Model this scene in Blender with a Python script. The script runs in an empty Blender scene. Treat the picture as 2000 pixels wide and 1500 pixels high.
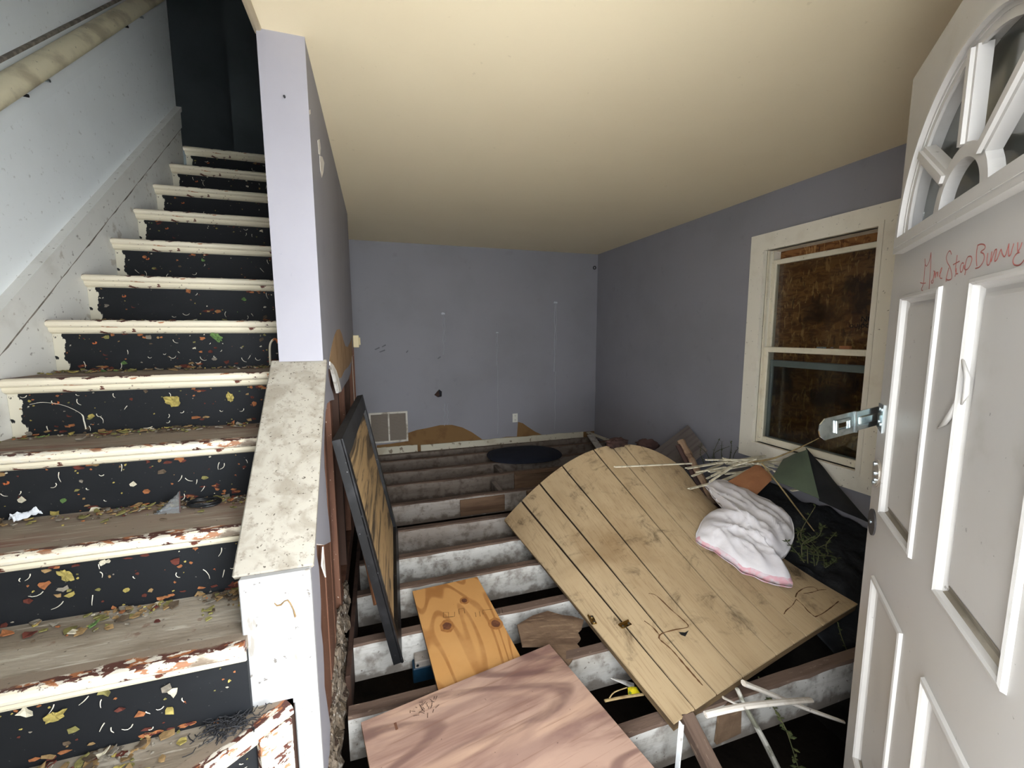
import bpy, math, random
import numpy as np
from mathutils import Vector, Matrix, noise
from mathutils.geometry import tessellate_polygon
random.seed(7)
S = bpy.context.scene
COL = S.collection
R = math.radians

# ------------------------------------------------------------ camera
YAW, PITCH, ROLL, FPX, CAMH = 0.309725, 0.119112, -0.0040535, 820.0, 1.40
_f = Vector((math.sin(YAW)*math.cos(PITCH), math.cos(YAW)*math.cos(PITCH), -math.sin(PITCH)))
_r = Vector((math.cos(YAW), -math.sin(YAW), 0)); _u = _r.cross(_f)
RT = math.cos(ROLL)*_r + math.sin(ROLL)*_u
UP = -math.sin(ROLL)*_r + math.cos(ROLL)*_u
FW = _f
CAM = Vector((0, 0, CAMH))
cd = bpy.data.cameras.new('camera'); cam = bpy.data.objects.new('camera', cd); COL.objects.link(cam)
cd.sensor_width = 36; cd.lens = 36*FPX/2000; cd.clip_start = 0.02
cam.matrix_world = Matrix(((RT.x, UP.x, -FW.x, 0), (RT.y, UP.y, -FW.y, 0), (RT.z, UP.z, -FW.z, CAMH), (0, 0, 0, 1)))
S.camera = cam
# ------------------------------------------------------------ daylight: overcast sky through the open front door
W = bpy.data.worlds.new('overcast'); S.world = W; W.use_nodes = True
W.node_tree.nodes['Background'].inputs[0].default_value = (0.915, 0.96, 1.01, 1)
W.node_tree.nodes['Background'].inputs[1].default_value = 12.0
pl = bpy.data.lights.new('doorway_portal', 'AREA'); pl.shape = 'RECTANGLE'; pl.size = .86; pl.size_y = 2.1
pl.cycles.is_portal = True
po = bpy.data.objects.new('doorway_portal', pl); COL.objects.link(po)
po.location = (0.28, -0.02, 1.03); po.rotation_euler = (R(90), 0, 0)
S.view_settings.view_transform = 'Standard'; S.view_settings.look = 'None'
S.view_settings.exposure = 0.78; S.view_settings.gamma = 1.0; S.view_settings.use_curve_mapping = False

def at(x, y, ax, val):
    """measure: the point where the sight line of a photograph pixel meets the plane ax = val"""
    d = RT*((x-1000)/FPX) - UP*((y-750)/FPX) + FW
    i = 'xyz'.index(ax); t = (val-CAM[i])/d[i]
    return CAM + d*t

# ------------------------------------------------------------ materials
def lin(c):
    return tuple(((v/255)/12.92 if v <= 10 else ((v/255+0.055)/1.055)**2.4) for v in c) + (1,)
class NT:
    def __init__(s, name):
        s.m = bpy.data.materials.new(name); s.m.use_nodes = True
        s.t = s.m.node_tree; s.b = s.t.nodes['Principled BSDF']
        s.co = s.t.nodes.new('ShaderNodeTexCoord').outputs['Object']
    def n(s, t, **kw):
        o = s.t.nodes.new(t)
        for k, v in kw.items(): setattr(o, k, v)
        return o
    def link(s, a, b): s.t.links.new(a, b)
    def mapped(s, sc, loc=(0, 0, 0)):
        m = s.n('ShaderNodeMapping'); m.inputs['Scale'].default_value = sc; m.inputs['Location'].default_value = loc
        s.link(s.co, m.inputs['Vector']); return m.outputs[0]
    def noise(s, scale, detail=4, st=(1, 1, 1), dist=0.0, loc=(0, 0, 0), rough=.55):
        o = s.n('ShaderNodeTexNoise'); o.inputs['Scale'].default_value = scale; o.inputs['Detail'].default_value = detail
        o.inputs['Distortion'].default_value = dist; o.inputs['Roughness'].default_value = rough
        s.link(s.mapped(st, loc), o.inputs['Vector']); return o.outputs['Fac']
    def math(s, op, a, b=None):
        o = s.n('ShaderNodeMath', operation=op)
        for i, v in enumerate((a, b)):
            if v is None: continue
            if hasattr(v, 'links'): s.link(v, o.inputs[i])
            else: o.inputs[i].default_value = v
        return o.outputs[0]
    def ramp(s, fac, lo, hi):
        o = s.n('ShaderNodeMapRange'); o.clamp = True; o.interpolation_type = 'SMOOTHSTEP'
        s.link(fac, o.inputs['Value']); o.inputs['From Min'].default_value = lo; o.inputs['From Max'].default_value = hi
        return o.outputs[0]
    def axis(s, i):
        o = s.n('ShaderNodeSeparateXYZ'); s.link(s.co, o.inputs[0]); return o.outputs[i]
    def mix(s, fac, a, b):
        o = s.n('ShaderNodeMix', data_type='RGBA')
        s.link(fac, o.inputs[0])
        for i, v in ((6, a), (7, b)):
            if hasattr(v, 'links'): s.link(v, o.inputs[i])
            else: o.inputs[i].default_value = v
        return o.outputs[2]
    def bump(s, fac, strength=.3, dist=.004):
        o = s.n('ShaderNodeBump'); o.inputs['Strength'].default_value = strength; o.inputs['Distance'].default_value = dist
        s.link(fac, o.inputs['Height']); s.link(o.outputs[0], s.b.inputs['Normal'])

MATS = {}
def M(name, col, rough=.75, layers=(), bump=None, metal=0, spec=.3, extra=None, trans=0, alpha=1):
    """layers: dicts  kind noise|rings|voro, scale, lo, hi, col, st (stretch), amt, grad (axis, from, to)"""
    n = NT(name); n.b.inputs['Roughness'].default_value = rough; n.b.inputs['Metallic'].default_value = metal
    n.b.inputs['Specular IOR Level'].default_value = spec
    if trans: n.b.inputs['Transmission Weight'].default_value = trans
    if alpha < 1: n.b.inputs['Alpha'].default_value = alpha
    c = lin(col)
    for i, L in enumerate(layers):
        loc = L.get('loc', (i*3.7, i*1.3, i*5.1))
        if L.get('kind') == 'rings':
            f = n.noise(L['scale'], L.get('detail', 2), L.get('st', (1, 1, 1)), L.get('dist', 0), loc, .4)
            f = n.math('SINE', n.math('MULTIPLY', f, L['n']))
        elif L.get('kind') == 'voro':
            o = n.n('ShaderNodeTexVoronoi'); o.inputs['Scale'].default_value = L['scale']
            n.link(n.mapped(L.get('st', (1, 1, 1)), loc), o.inputs['Vector']); f = o.outputs['Distance']
        else:
            f = n.noise(L['scale'], L.get('detail', 5), L.get('st', (1, 1, 1)), L.get('dist', 0), loc, L.get('rough', .55))
        for (ax, a, b, w) in L.get('grad', ()):
            g = n.ramp(n.axis(ax), min(a, b), max(a, b))
            if a > b: g = n.math('SUBTRACT', 1.0, g)
            f = n.math('ADD', f, n.math('MULTIPLY', g, w))
        f = n.ramp(f, L['lo'], L['hi']) if L['lo'] < L['hi'] else n.math('SUBTRACT', 1.0, n.ramp(f, L['hi'], L['lo']))
        if L.get('amt', 1) != 1: f = n.math('MULTIPLY', f, L['amt'])
        c = n.mix(f, c, lin(L['col']))
    if hasattr(c, 'links'): n.link(c, n.b.inputs['Base Color'])
    else: n.b.inputs['Base Color'].default_value = c
    if bump: n.bump(n.noise(bump[0], 5, bump[3] if len(bump) > 3 else (1, 1, 1)), bump[1], bump[2])
    MATS[name] = n.m
    return n.m
L = lambda scale, lo, hi, col, **k: dict(scale=scale, lo=lo, hi=hi, col=col, **k)

M('stair_wall', (236, 240, 240), .6, [L(2, .45, .7, (228, 232, 232), amt=.7), L(40, .62, .7, (180, 180, 175), amt=.5)], (30, .15, .002))
M('white_trim', (226, 225, 219), .5, [L(5, .5, .75, (205, 202, 192), amt=.7), L(60, .66, .72, (120, 112, 100), amt=.6)], (25, .15, .002))
M('lavender', (144, 143, 149), .6, [L(1.6, .4, .7, (136, 135, 140), amt=.8), L(7, .62, .75, (128, 127, 132), amt=.5), L(45, .7, .74, (100, 100, 108), amt=.6)], (60, .12, .0015))
M('lavender_lit', (158, 156, 163), .55, [L(3, .45, .7, (152, 150, 157), amt=.6), L(50, .7, .74, (120, 120, 130), amt=.5)], (60, .12, .0015))  # same paint as lavender, lightened for the daylight on the post
M('ceiling_cream', (245, 230, 197), .7, [L(1.2, .4, .7, (240, 224, 191), amt=.6), L(30, .68, .74, (205, 188, 150), amt=.3)], (45, .12, .002))
M('cap_dirty', (164, 158, 145), .6, [L(13, .42, .66, (134, 126, 112), amt=.8, dist=.6), L(38, .52, .68, (116, 107, 94), amt=.6, rough=.7), L(90, .62, .68, (72, 64, 55), amt=.9)], (30, .4, .003))
M('newel_white', (168, 168, 167), .5, [L(4, .45, .7, (156, 156, 155), amt=.7), L(55, .66, .70, (96, 88, 78), amt=.8), L(12, .58, .66, (140, 132, 118), amt=.7, st=(2, 2, .5))], (25, .3, .003))
M('unlit_hall', (116, 124, 126), .8, [L(2, .4, .7, (104, 112, 114))])  # darker than the stair wall paint: the hall's lack of light put into colour
M('baseboard_cream', (202, 196, 176), .6, [L(14, .58, .64, (110, 92, 70), amt=.8), L(4, .5, .7, (182, 172, 150))])
M('torn_paper', (160, 130, 96), .9, [L(5, .45, .6, (146, 116, 82)), L(40, .6, .7, (175, 148, 112), amt=.4)], (70, .2, .001))
M('torn_paper_dark', (128, 98, 62), .9, [L(6, .45, .6, (116, 86, 54))], (70, .2, .001))
M('gypsum', (226, 222, 214), .95, [L(20, .5, .65, (196, 188, 176))], (60, .5, .004))
M('stud_brown', (104, 70, 52), .7, [L(3, .45, .65, (84, 54, 40), st=(6, 6, .6)), L(70, .66, .7, (190, 170, 150), amt=.8)], (30, .3, .003, (4, 4, .6)))
M('stud_dark', (70, 50, 40), .8, [L(3, .45, .65, (54, 38, 30), st=(6, 6, .6))], (30, .3, .003))
M('rubble', (118, 106, 92), 1.0, [L(14, .45, .6, (110, 96, 80)), L(38, .58, .66, (176, 168, 156)), L(22, .56, .66, (64, 52, 44))], (60, 1.0, .012), spec=.05)
M('soil', (58, 50, 43), 1, [L(3, .4, .7, (40, 35, 30))], (12, .8, .03))
M('stone', (74, 69, 64), .95, [L(3, .4, .7, (54, 50, 46))], (12, .6, .02))
M('concrete', (226, 224, 219), .9, [L(2, .4, .7, (218, 215, 209))])
for nm, col, d1, d2, top in (('joist_white', (192, 189, 182), (168, 162, 152), (92, 80, 68), 0), ('joist_grey', (158, 150, 141), (136, 126, 116), (84, 70, 58), 0), ('joist_dark', (122, 111, 101), (104, 93, 83), (72, 60, 50), 0)):
    M(nm, col, .85, [L(2.2, .44, .66, d1, st=(.7, 3, 3), dist=.5), L(7, .60, .74, d2, amt=.6, st=(.5, 2.2, 2.2), dist=.8), L(26, .52, .72, d1, st=(.15, 3, 3), amt=.6), L(70, .65, .70, d2, amt=.8), L(16, .45, .75, d2, amt=.75, grad=[(2, -.15, -.215, .3)])], (26, .35, .004, (.5, 3, 3)))  # last layer paints shade into the lower part of the joist faces
M('joist_brown', (98, 80, 68), .9, [L(4, .45, .65, (74, 58, 48), st=(.5, 4, 4)), L(40, .62, .7, (140, 122, 104), amt=.5, st=(.5, 2, 2))], (30, .4, .004, (.4, 4, 4)))
M('joist_brownface', (112, 88, 68), .9, [L(4, .45, .65, (88, 66, 50), st=(.5, 4, 4))], (30, .4, .004, (.4, 4, 4)))

# stairs
M('tread_wood', (124, 106, 91), .8, [L(3.2, .44, .60, (124, 86, 72), amt=.8, st=(.7, 1.4, 1)), L(5, .45, .62, (142, 130, 114), amt=.8, st=(.5, 3, 1)), L(26, .56, .64, (176, 166, 150), amt=.55, st=(.25, 3, 1)), L(60, .66, .7, (58, 48, 42), amt=.7)], (40, .35, .003, (.3, 3, 1)))
M('tread_dusty', (158, 148, 132), .85, [L(4, .45, .62, (128, 116, 100), st=(.7, 2, 1)), L(22, .56, .64, (186, 178, 164), amt=.7, st=(.3, 2, 1)), L(16, .62, .68, (112, 84, 70), amt=.7), L(60, .64, .7, (70, 60, 52), amt=.7)], (36, .5, .005, (.4, 2, 1)))
M('nosing_paint', (232, 222, 198), .5, [L(30, .64, .66, (84, 50, 42), st=(.55, 1, 1), detail=8, rough=.65, grad=[(1, .008, .036, .34), (2, -.015, .0, .11)]),
                                         L(34, .66, .69, (176, 104, 58), amt=.9, st=(.45, 1, 1), grad=[(1, .02, .05, .06)]),
                                         L(14, .62, .70, (120, 102, 86), st=(.5, 1, 1), detail=8, grad=[(1, .014, .046, .48)]), L(80, .68, .72, (80, 60, 50), amt=.8)], (40, .3, .002))
M('nosing_worn', (230, 220, 197), .5, [L(26, .61, .63, (84, 50, 42), st=(.5, 1, 1), detail=8, rough=.65, grad=[(1, .006, .036, .30), (2, -.015, .0, .11)]),
      L(30, .58, .61, (160, 100, 62), amt=.9, st=(.45, 1, 1), grad=[(1, .004, .03, .05)]), L(50, .55, .58, (226, 220, 204), amt=.8, st=(.6, 1, 1), grad=[(1, .05, .03, .02)]),
      L(12, .60, .70, (134, 120, 104), st=(.5, 1, 1), grad=[(1, .02, .060, .40)]), L(80, .66, .70, (70, 56, 48), amt=.8)], (40, .5, .003))
M('cove_paint', (226, 216, 190), .5, [L(24, .61, .63, (96, 54, 42), st=(.6, 1, 1), detail=8), L(13, .66, .69, (184, 104, 56), st=(.5, 1, 1)), L(70, .67, .72, (90, 76, 60), amt=.7)])
M('riser_black', (25, 27, 30), .62, [L(5, .5, .8, (38, 40, 43), st=(.6, 1, 1), amt=.7), L(90, .69, .72, (120, 118, 110), amt=.7), L(16, .685, .70, (100, 48, 34), st=(.7, 1, 1)), L(21, .71, .72, (176, 96, 52)),
                                      L(30, .74, .77, (214, 208, 188), grad=[(0, -1.165, -1.215, .4)], st=(1, 1, .8))], (50, .2, .002))
M('stringer_white', (220, 219, 212), .55, [L(5, .5, .75, (196, 193, 184), amt=.8), L(45, .64, .69, (110, 100, 88), amt=.6), L(11, .62, .68, (170, 160, 144), amt=.6)], (25, .2, .002))
M('dust_and_shadow', (112, 104, 95), .95, [L(30, .4, .6, (140, 132, 120))])
M('rail_cream', (226, 216, 184), .6, [L(7, .45, .65, (188, 176, 148), st=(1, .5, 1)), L(60, .66, .72, (120, 110, 90), amt=.6)], (14, .35, .004))
M('rail_board', (234, 238, 238), .6, [L(2, .45, .7, (226, 230, 230), amt=.7)])
for nm, c in (('chip_yellow', (168, 152, 84)), ('chip_olive', (128, 122, 72)), ('chip_orange', (158, 100, 62)), ('chip_cream', (208, 200, 176)), ('chip_maroon', (92, 46, 36)), ('chip_green', (94, 124, 68)), ('chip_grey', (140, 132, 118)), ('chip_tan', (150, 122, 82)), ('chip_brown', (92, 78, 62))):
    M(nm, c, .85, [L(60, .4, .65, tuple(int(v*.75) for v in c), amt=.8)])
M('strand_white', (214, 208, 190), .8)
# wood things
M('plywood_new', (192, 142, 84), .6, [L(2.6, .35, .95, (150, 98, 50), kind='rings', n=70, st=(1.6, .36, 1), amt=.8, detail=1.2, dist=.5), L(2, .45, .65, (204, 156, 98), amt=.6), L(90, .68, .72, (120, 80, 50), amt=.6)], (60, .1, .001, (3, .3, 1)))
M('plywood_big', (164, 135, 118), .6, [L(2.2, .40, .62, (122, 92, 82), st=(.7, 1.9, 1), dist=1.2), L(1.9, .2, 1.0, (98, 72, 66), kind='rings', n=52, st=(.42, 1.5, 1), amt=.75, detail=1.5, dist=.8), L(2.3, .50, .66, (186, 154, 130), st=(.5, 2, 1), amt=.8, dist=.8), L(4, .48, .66, (128, 100, 90), st=(.35, 2.4, 1), dist=1.0, amt=.55), L(20, .55, .7, (120, 88, 72), st=(.15, 4, 1), amt=.55), L(70, .68, .73, (70, 50, 44), amt=.7)], (50, .12, .001, (.3, 3, 1)))
M('ply_edge', (150, 118, 84), .8, [L(90, .45, .55, (104, 78, 54), st=(.02, .02, 1))])
M('panel_oak', (186, 163, 128), .5, [L(2.4, .45, .66, (168, 143, 108), st=(3, .35, 1), amt=.6), L(40, .50, .68, (146, 119, 86), st=(4, .10, 1), amt=.5), L(1.6, .52, .66, (192, 168, 132), amt=.5),
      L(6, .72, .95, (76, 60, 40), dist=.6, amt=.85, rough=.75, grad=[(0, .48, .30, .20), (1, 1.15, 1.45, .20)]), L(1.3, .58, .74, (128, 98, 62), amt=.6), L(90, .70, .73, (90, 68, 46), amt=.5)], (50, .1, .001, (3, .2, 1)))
M('panel_edge', (104, 84, 58), .8, [L(10, .45, .65, (76, 60, 42), st=(.5, .5, 3))])
M('panel_back', (40, 28, 18), .9)
M('split_brown', (92, 62, 36), .9)
M('brass', (168, 132, 70), .35, [L(30, .5, .65, (70, 54, 34))], metal=1, spec=.5)
M('frame_black', (17, 17, 18), .38, [L(6, .5, .7, (48, 48, 50), amt=.7), L(60, .68, .72, (150, 150, 150), amt=.6)], (40, .1, .001))
M('frame_face', (50, 50, 50), .6, [L(5, .45, .65, (38, 38, 38)), L(60, .66, .72, (120, 120, 118), amt=.5)])
M('canvas_mould', (182, 152, 108), .7, [L(1.9, .46, .58, (96, 82, 62), st=(.55, 2.4, 1), dist=1.1, amt=.95), L(6, .52, .6, (58, 50, 42), st=(.25, 2.2, 1), dist=.9, amt=.8), L(22, .56, .66, (120, 98, 70), st=(.2, 3, 1), amt=.5)])
M('cushion_navy', (27, 31, 44), .9, [L(4, .45, .7, (21, 24, 34))], (80, .3, .003))
M('bark_brown', (130, 106, 84), .9, [L(14, .52, .66, (84, 62, 48), st=(1, 1, 1)), L(40, .6, .7, (150, 124, 96), amt=.5)], (30, .8, .008))
M('maroon_wood', (62, 42, 37), .8, [L(9, .45, .65, (44, 30, 27))], (30, .6, .006))
M('slat_cream', (226, 218, 194), .6, [L(14, .5, .65, (170, 158, 130), amt=.7), L(50, .64, .7, (110, 98, 76), amt=.6)])
M('grey_board', (118, 110, 106), .8, [L(5, .45, .65, (98, 90, 86), st=(.5, 3, 1))], (30, .3, .003))
M('cardboard', (150, 102, 68), .85, [L(4, .4, .7, (132, 86, 56)), L(60, .66, .72, (196, 150, 108), amt=.5)])
M('cloth_pink', (104, 80, 76), .95, [L(6, .45, .65, (84, 64, 60))], (20, .6, .006))
M('green_sheet', (92, 104, 86), .5, [L(3, .4, .7, (78, 90, 74))])
M('black_cloth', (26, 27, 29), .7, [L(5, .45, .7, (36, 38, 40))], (14, .8, .02))
M('mesh_black', (40, 41, 42), .85, [L(8, .4, .7, (32, 33, 34))])
M('bag_white', (222, 218, 219), .42, [L(3, .45, .7, (212, 206, 209), amt=.6)], (16, .35, .006), spec=.4)
M('bag_pink', (214, 164, 172), .5, [L(26, .42, .6, (210, 196, 200))])
M('stick_white', (214, 206, 194), .6, [L(12, .5, .66, (186, 174, 158), amt=.7), L(40, .64, .7, (110, 96, 80), amt=.6)])
M('stick_mould', (200, 196, 184), .7, [L(9, .5, .6, (92, 92, 70), amt=.8)])
M('metal_white', (224, 226, 226), .4, [L(30, .62, .68, (150, 140, 126), amt=.7)], spec=.5)
M('stem_green', (70, 74, 46), .8, [L(20, .4, .7, (92, 86, 58))])
M('stem_dry', (158, 138, 98), .85, [L(20, .4, .7, (120, 98, 64))])
M('leaf_green', (58, 68, 38), .8, [L(30, .4, .7, (84, 86, 50))])
M('blue_box', (18, 50, 70), .5, [L(10, .5, .7, (16, 40, 56))])
M('yellow_wrap', (226, 208, 40), .45, [L(30, .55, .62, (90, 120, 50))])
M('rot_wood', (112, 90, 70), .95, [L(4, .45, .6, (84, 64, 48), st=(.6, 2, 1)), L(30, .55, .68, (146, 122, 96), amt=.6, st=(.3, 2, 1))], (26, .7, .008))
M('wire_black', (26, 27, 29), .35, spec=.5)
M('plastic_clear', (225, 228, 230), .12, trans=.85, spec=.5)
M('film_white', (228, 232, 236), .4, [L(16, .5, .65, (200, 206, 212))], (30, .6, .004))
M('screw_metal', (170, 180, 186), .3, metal=1, spec=.5)
M('hair_black', (46, 46, 48), .9)
M('iron_black', (24, 24, 25), .6)
# door and window
M('door_paint', (176, 173, 168), .42, [L(2, .45, .7, (170, 166, 160), amt=.7), L(5, .60, .76, (144, 138, 126), amt=.55), L(60, .70, .73, (110, 104, 96), amt=.7)], (60, .06, .001), spec=.45)
M('door_back', (205, 202, 196), .5)
M('glass', (235, 240, 238), .06, trans=1.0, spec=.5)
M('glass_dirty', (190, 195, 188), .16, trans=.92, spec=.5)
M('marker_red', (140, 78, 70), .8)
M('marker_thin', (176, 112, 100), .8)
M('zinc', (206, 214, 214), .24, [L(30, .45, .65, (180, 188, 190))], metal=1, spec=.5)
M('slot_dark', (24, 20, 20), .9)
M('plate_nickel', (196, 188, 176), .35, metal=.7, spec=.5)
M('plate_black', (54, 51, 50), .6)
M('window_trim', (234, 228, 212), .55, [L(6, .5, .72, (220, 212, 194), amt=.7), L(50, .67, .71, (110, 100, 84), amt=.7)], (30, .12, .002))
M('sash_cream', (222, 214, 192), .5, [L(8, .5, .7, (204, 194, 170), amt=.7), L(60, .67, .71, (90, 82, 70), amt=.7)])
M('storm_grey', (150, 158, 156), .5)
M('osb', (150, 104, 60), .75, [L(26, .46, .58, (116, 74, 40), st=(1, .35, 1), dist=1.4), L(34, .56, .62, (196, 152, 96), st=(1, 1, .3), dist=1.2, amt=.8), L(3, .5, .62, (60, 40, 26), amt=.85), L(12, .6, .66, (70, 44, 26), amt=.8, st=(1, 2, .6))], (30, .4, .004))
M('osb_print', (20, 13, 9), .9)
M('vent_white', (214, 208, 196), .6, [L(9, .5, .66, (160, 150, 134))])
M('vent_slot', (134, 124, 112), .8)
M('outlet_white', (222, 220, 210), .4)
M('switch_cream', (222, 206, 164), .5)
M('drip', (190, 192, 200), .5)
M('grey_flap', (120, 122, 112), .6)
M('scuff_grey', (108, 107, 112), .8)
M('wall_void', (40, 40, 44), .9)

# ------------------------------------------------------------ mesh helpers
class MB:
    def __init__(s): s.v = []; s.f = []; s.mi = []; s.cur = 0
    def add(s, vs, fs):
        b = len(s.v); s.v += [tuple(p) for p in vs]
        for f in fs: s.f.append(tuple(i+b for i in f)); s.mi.append(s.cur)
        return s
    def box(s, a, b):
        x0, y0, z0 = a; x1, y1, z1 = b
        return s.add([(x0, y0, z0), (x1, y0, z0), (x1, y1, z0), (x0, y1, z0), (x0, y0, z1), (x1, y0, z1), (x1, y1, z1), (x0, y1, z1)],
                     [(0, 3, 2, 1), (4, 5, 6, 7), (0, 1, 5, 4), (1, 2, 6, 5), (2, 3, 7, 6), (3, 0, 4, 7)])
    def bbox(s, a, b, c=.004):
        """box with chamfered edges"""
        x0, y0, z0 = a; x1, y1, z1 = b
        xs, ys, zs = (x0, x0+c, x1-c, x1), (y0, y0+c, y1-c, y1), (z0, z0+c, z1-c, z1)
        V = []; idx = {}
        for i in (0, 1):
            for j in (0, 1):
                for k in (0, 1):
                    for d in range(3):
                        p = [xs[1] if not i else xs[2], ys[1] if not j else ys[2], zs[1] if not k else zs[2]]
                        p[d] = (xs, ys, zs)[d][0 if not (i, j, k)[d] else 3]
                        idx[(i, j, k, d)] = len(V); V.append(p)
        F = []
        for d in range(3):
            o = [q for q in range(3) if q != d]
            for sgn in (0, 1):
                ring = []
                for (p, q) in ((0, 0), (1, 0), (1, 1), (0, 1)):
                    key = [0, 0, 0]; key[d] = sgn; key[o[0]] = p; key[o[1]] = q
                    ring.append(idx[(*key, d)])
                if (sgn == 0) == (d != 1): ring = ring[::-1]
                F.append(ring)
        for d in range(3):
            o = [q for q in range(3) if q != d]
            for p in (0, 1):
                for q in (0, 1):
                    k0 = [0, 0, 0]; k0[o[0]] = p; k0[o[1]] = q; k1 = k0[:]; k1[d] = 1
                    ring = [idx[(*k0, o[0])], idx[(*k1, o[0])], idx[(*k1, o[1])], idx[(*k0, o[1])]]
                    if ((p == q) != (d == 1)): ring = ring[::-1]
                    F.append(ring)
        for i in (0, 1):
            for j in (0, 1):
                for k in (0, 1):
                    t = [idx[(i, j, k, 0)], idx[(i, j, k, 1)], idx[(i, j, k, 2)]]
                    if (i+j+k) % 2 == 0: t = t[::-1]
                    F.append(t)
        return s.add(V, F)
    def prism(s, outer, holes=(), h=.01, frame=None, z0=0.0, side=None):
        """polygon (with holes) in local xy, from z0 to z0+h; frame maps local to space"""
        loops = [[Vector((p[0], p[1], 0)) for p in l] for l in (outer, *holes)]
        flat = [p for l in loops for p in l]; n = len(flat)
        tris = tessellate_polygon(loops)
        V = [Vector((p.x, p.y, z0)) for p in flat] + [Vector((p.x, p.y, z0+h)) for p in flat]
        F = []
        for t in tris:
            a, b, c = t
            nz = (flat[b]-flat[a]).cross(flat[c]-flat[a]).z
            if nz < 0: a, b, c = c, b, a
            F.append((a+n, b+n, c+n)); F.append((c, b, a))
        if frame is not None: V = [frame @ p for p in V]
        s.add(V, F)
        cur = s.cur
        if side is not None: s.cur = side
        b0 = len(s.v)-2*n; o = 0
        for li, l in enumerate(loops):
            m = len(l); area = sum(l[i].x*l[(i+1) % m].y-l[(i+1) % m].x*l[i].y for i in range(m))
            ccw = (area > 0) if li == 0 else (area < 0)
            for i in range(m):
                p, q = b0+o+i, b0+o+(i+1) % m
                s.f.append((p, q, q+n, p+n) if ccw else (q, p, p+n, q+n)); s.mi.append(s.cur)
            o += m
        s.cur = cur
        return s
    def tube(s, pts, rad, n=6, flat=1.0):
        pts = [Vector(p) for p in pts]; m = len(pts)
        if not hasattr(rad, '__len__'): rad = [rad]*m
        V = []; ref = None
        for i, p in enumerate(pts):
            t = (pts[min(i+1, m-1)]-pts[max(i-1, 0)]).normalized()
            if ref is None:
                ref = Vector((0, 0, 1)) if abs(t.z) < .9 else Vector((1, 0, 0))
            a = (ref - t*ref.dot(t)).normalized(); b = t.cross(a); ref = a
            for k in range(n):
                an = 2*math.pi*k/n
                V.append(p + (b*math.cos(an) + a*math.sin(an)*flat)*rad[i])
        F = []
        for i in range(m-1):
            for k in range(n):
                F.append((i*n+k, i*n+(k+1) % n, (i+1)*n+(k+1) % n, (i+1)*n+k))
        F.append(tuple(range(n))[::-1]); F.append(tuple((m-1)*n+k for k in range(n)))
        return s.add(V, F)
    def grid(s, fn, nu, nv, thick=0.0, nrm=None):
        """surface fn(u,v) -> Vector, optional thickness downwards along -normal"""
        P = [[Vector(fn(i/nu, j/nv)) for i in range(nu+1)] for j in range(nv+1)]
        idx = lambda i, j: j*(nu+1)+i
        top = [P[j][i] for j in range(nv+1) for i in range(nu+1)]
        F = [(idx(i, j), idx(i+1, j), idx(i+1, j+1), idx(i, j+1)) for j in range(nv) for i in range(nu)]
        if not thick: return s.add(top, F)
        N = []
        for j in range(nv+1):
            for i in range(nu+1):
                du = P[j][min(i+1, nu)]-P[j][max(i-1, 0)]; dv = P[min(j+1, nv)][i]-P[max(j-1, 0)][i]
                q = du.cross(dv); N.append(q.normalized() if q.length > 1e-9 else Vector((0, 0, 1)))
        c = len(top); bot = [p-n*thick for p, n in zip(top, N)]
        F2 = [tuple(q+c for q in f[::-1]) for f in F]
        rim = [idx(i, 0) for i in range(nu)] + [idx(nu, j) for j in range(nv)] + [idx(i, nv) for i in range(nu, 0, -1)] + [idx(0, j) for j in range(nv, 0, -1)]
        F3 = [(rim[(k+1) % len(rim)], rim[k], rim[k]+c, rim[(k+1) % len(rim)]+c) for k in range(len(rim))]
        return s.add(top+bot, F+F2+F3)
    def sweep_rect(s, x0, x1, y0, y1, prof):
        """profile [(inset, height)] swept round a rectangle in local xy, closed by a flat centre"""
        V = []
        for (d, h) in prof:
            V += [(x0+d, y0+d, h), (x1-d, y0+d, h), (x1-d, y1-d, h), (x0+d, y1-d, h)]
        F = []
        for i in range(len(prof)-1):
            for k in range(4):
                F.append((i*4+k, i*4+(k+1) % 4, (i+1)*4+(k+1) % 4, (i+1)*4+k))
        b = (len(prof)-1)*4; F.append((b, b+1, b+2, b+3))
        return s.add(V, F)

def mk(name, mb, mats, parent=None, mtx=None, label=None, cat=None, group=None, kind=None, smooth=False):
    me = bpy.data.meshes.new(name); me.from_pydata(mb.v, [], mb.f)
    if not isinstance(mats, (list, tuple)): mats = [mats]
    for m in mats: me.materials.append(MATS[m])
    if len(mats) > 1: me.polygons.foreach_set('material_index', [min(i, len(mats)-1) for i in mb.mi])
    if smooth: me.polygons.foreach_set('use_smooth', [True]*len(me.polygons))
    me.update()
    o = bpy.data.objects.new(name, me); COL.objects.link(o)
    if parent is not None: o.parent = parent
    if mtx is not None: o.matrix_local = mtx
    tag(o, label, cat, group, kind)
    return o
def tag(o, label=None, cat=None, group=None, kind=None):
    if label: o['label'] = label
    if cat: o['category'] = cat
    if group: o['group'] = group
    if kind: o['kind'] = kind
    return o
def empty(name, mtx=None, label=None, cat=None, group=None, kind=None):
    o = bpy.data.objects.new(name, None); COL.objects.link(o); o.empty_display_size = .05
    if mtx is not None: o.matrix_world = mtx if isinstance(mtx, Matrix) else Matrix.Translation(mtx)
    return tag(o, label, cat, group, kind)
def frame3(o, xp, yp):
    """matrix with origin o, x axis towards xp, y axis roughly towards yp"""
    o = Vector(o); x = (Vector(xp)-o).normalized(); y = Vector(yp)-o; y = (y-x*y.dot(x)).normalized(); z = x.cross(y)
    return Matrix(((x.x, y.x, z.x, o.x), (x.y, y.y, z.y, o.y), (x.z, y.z, z.z, o.z), (0, 0, 0, 1)))
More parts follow.
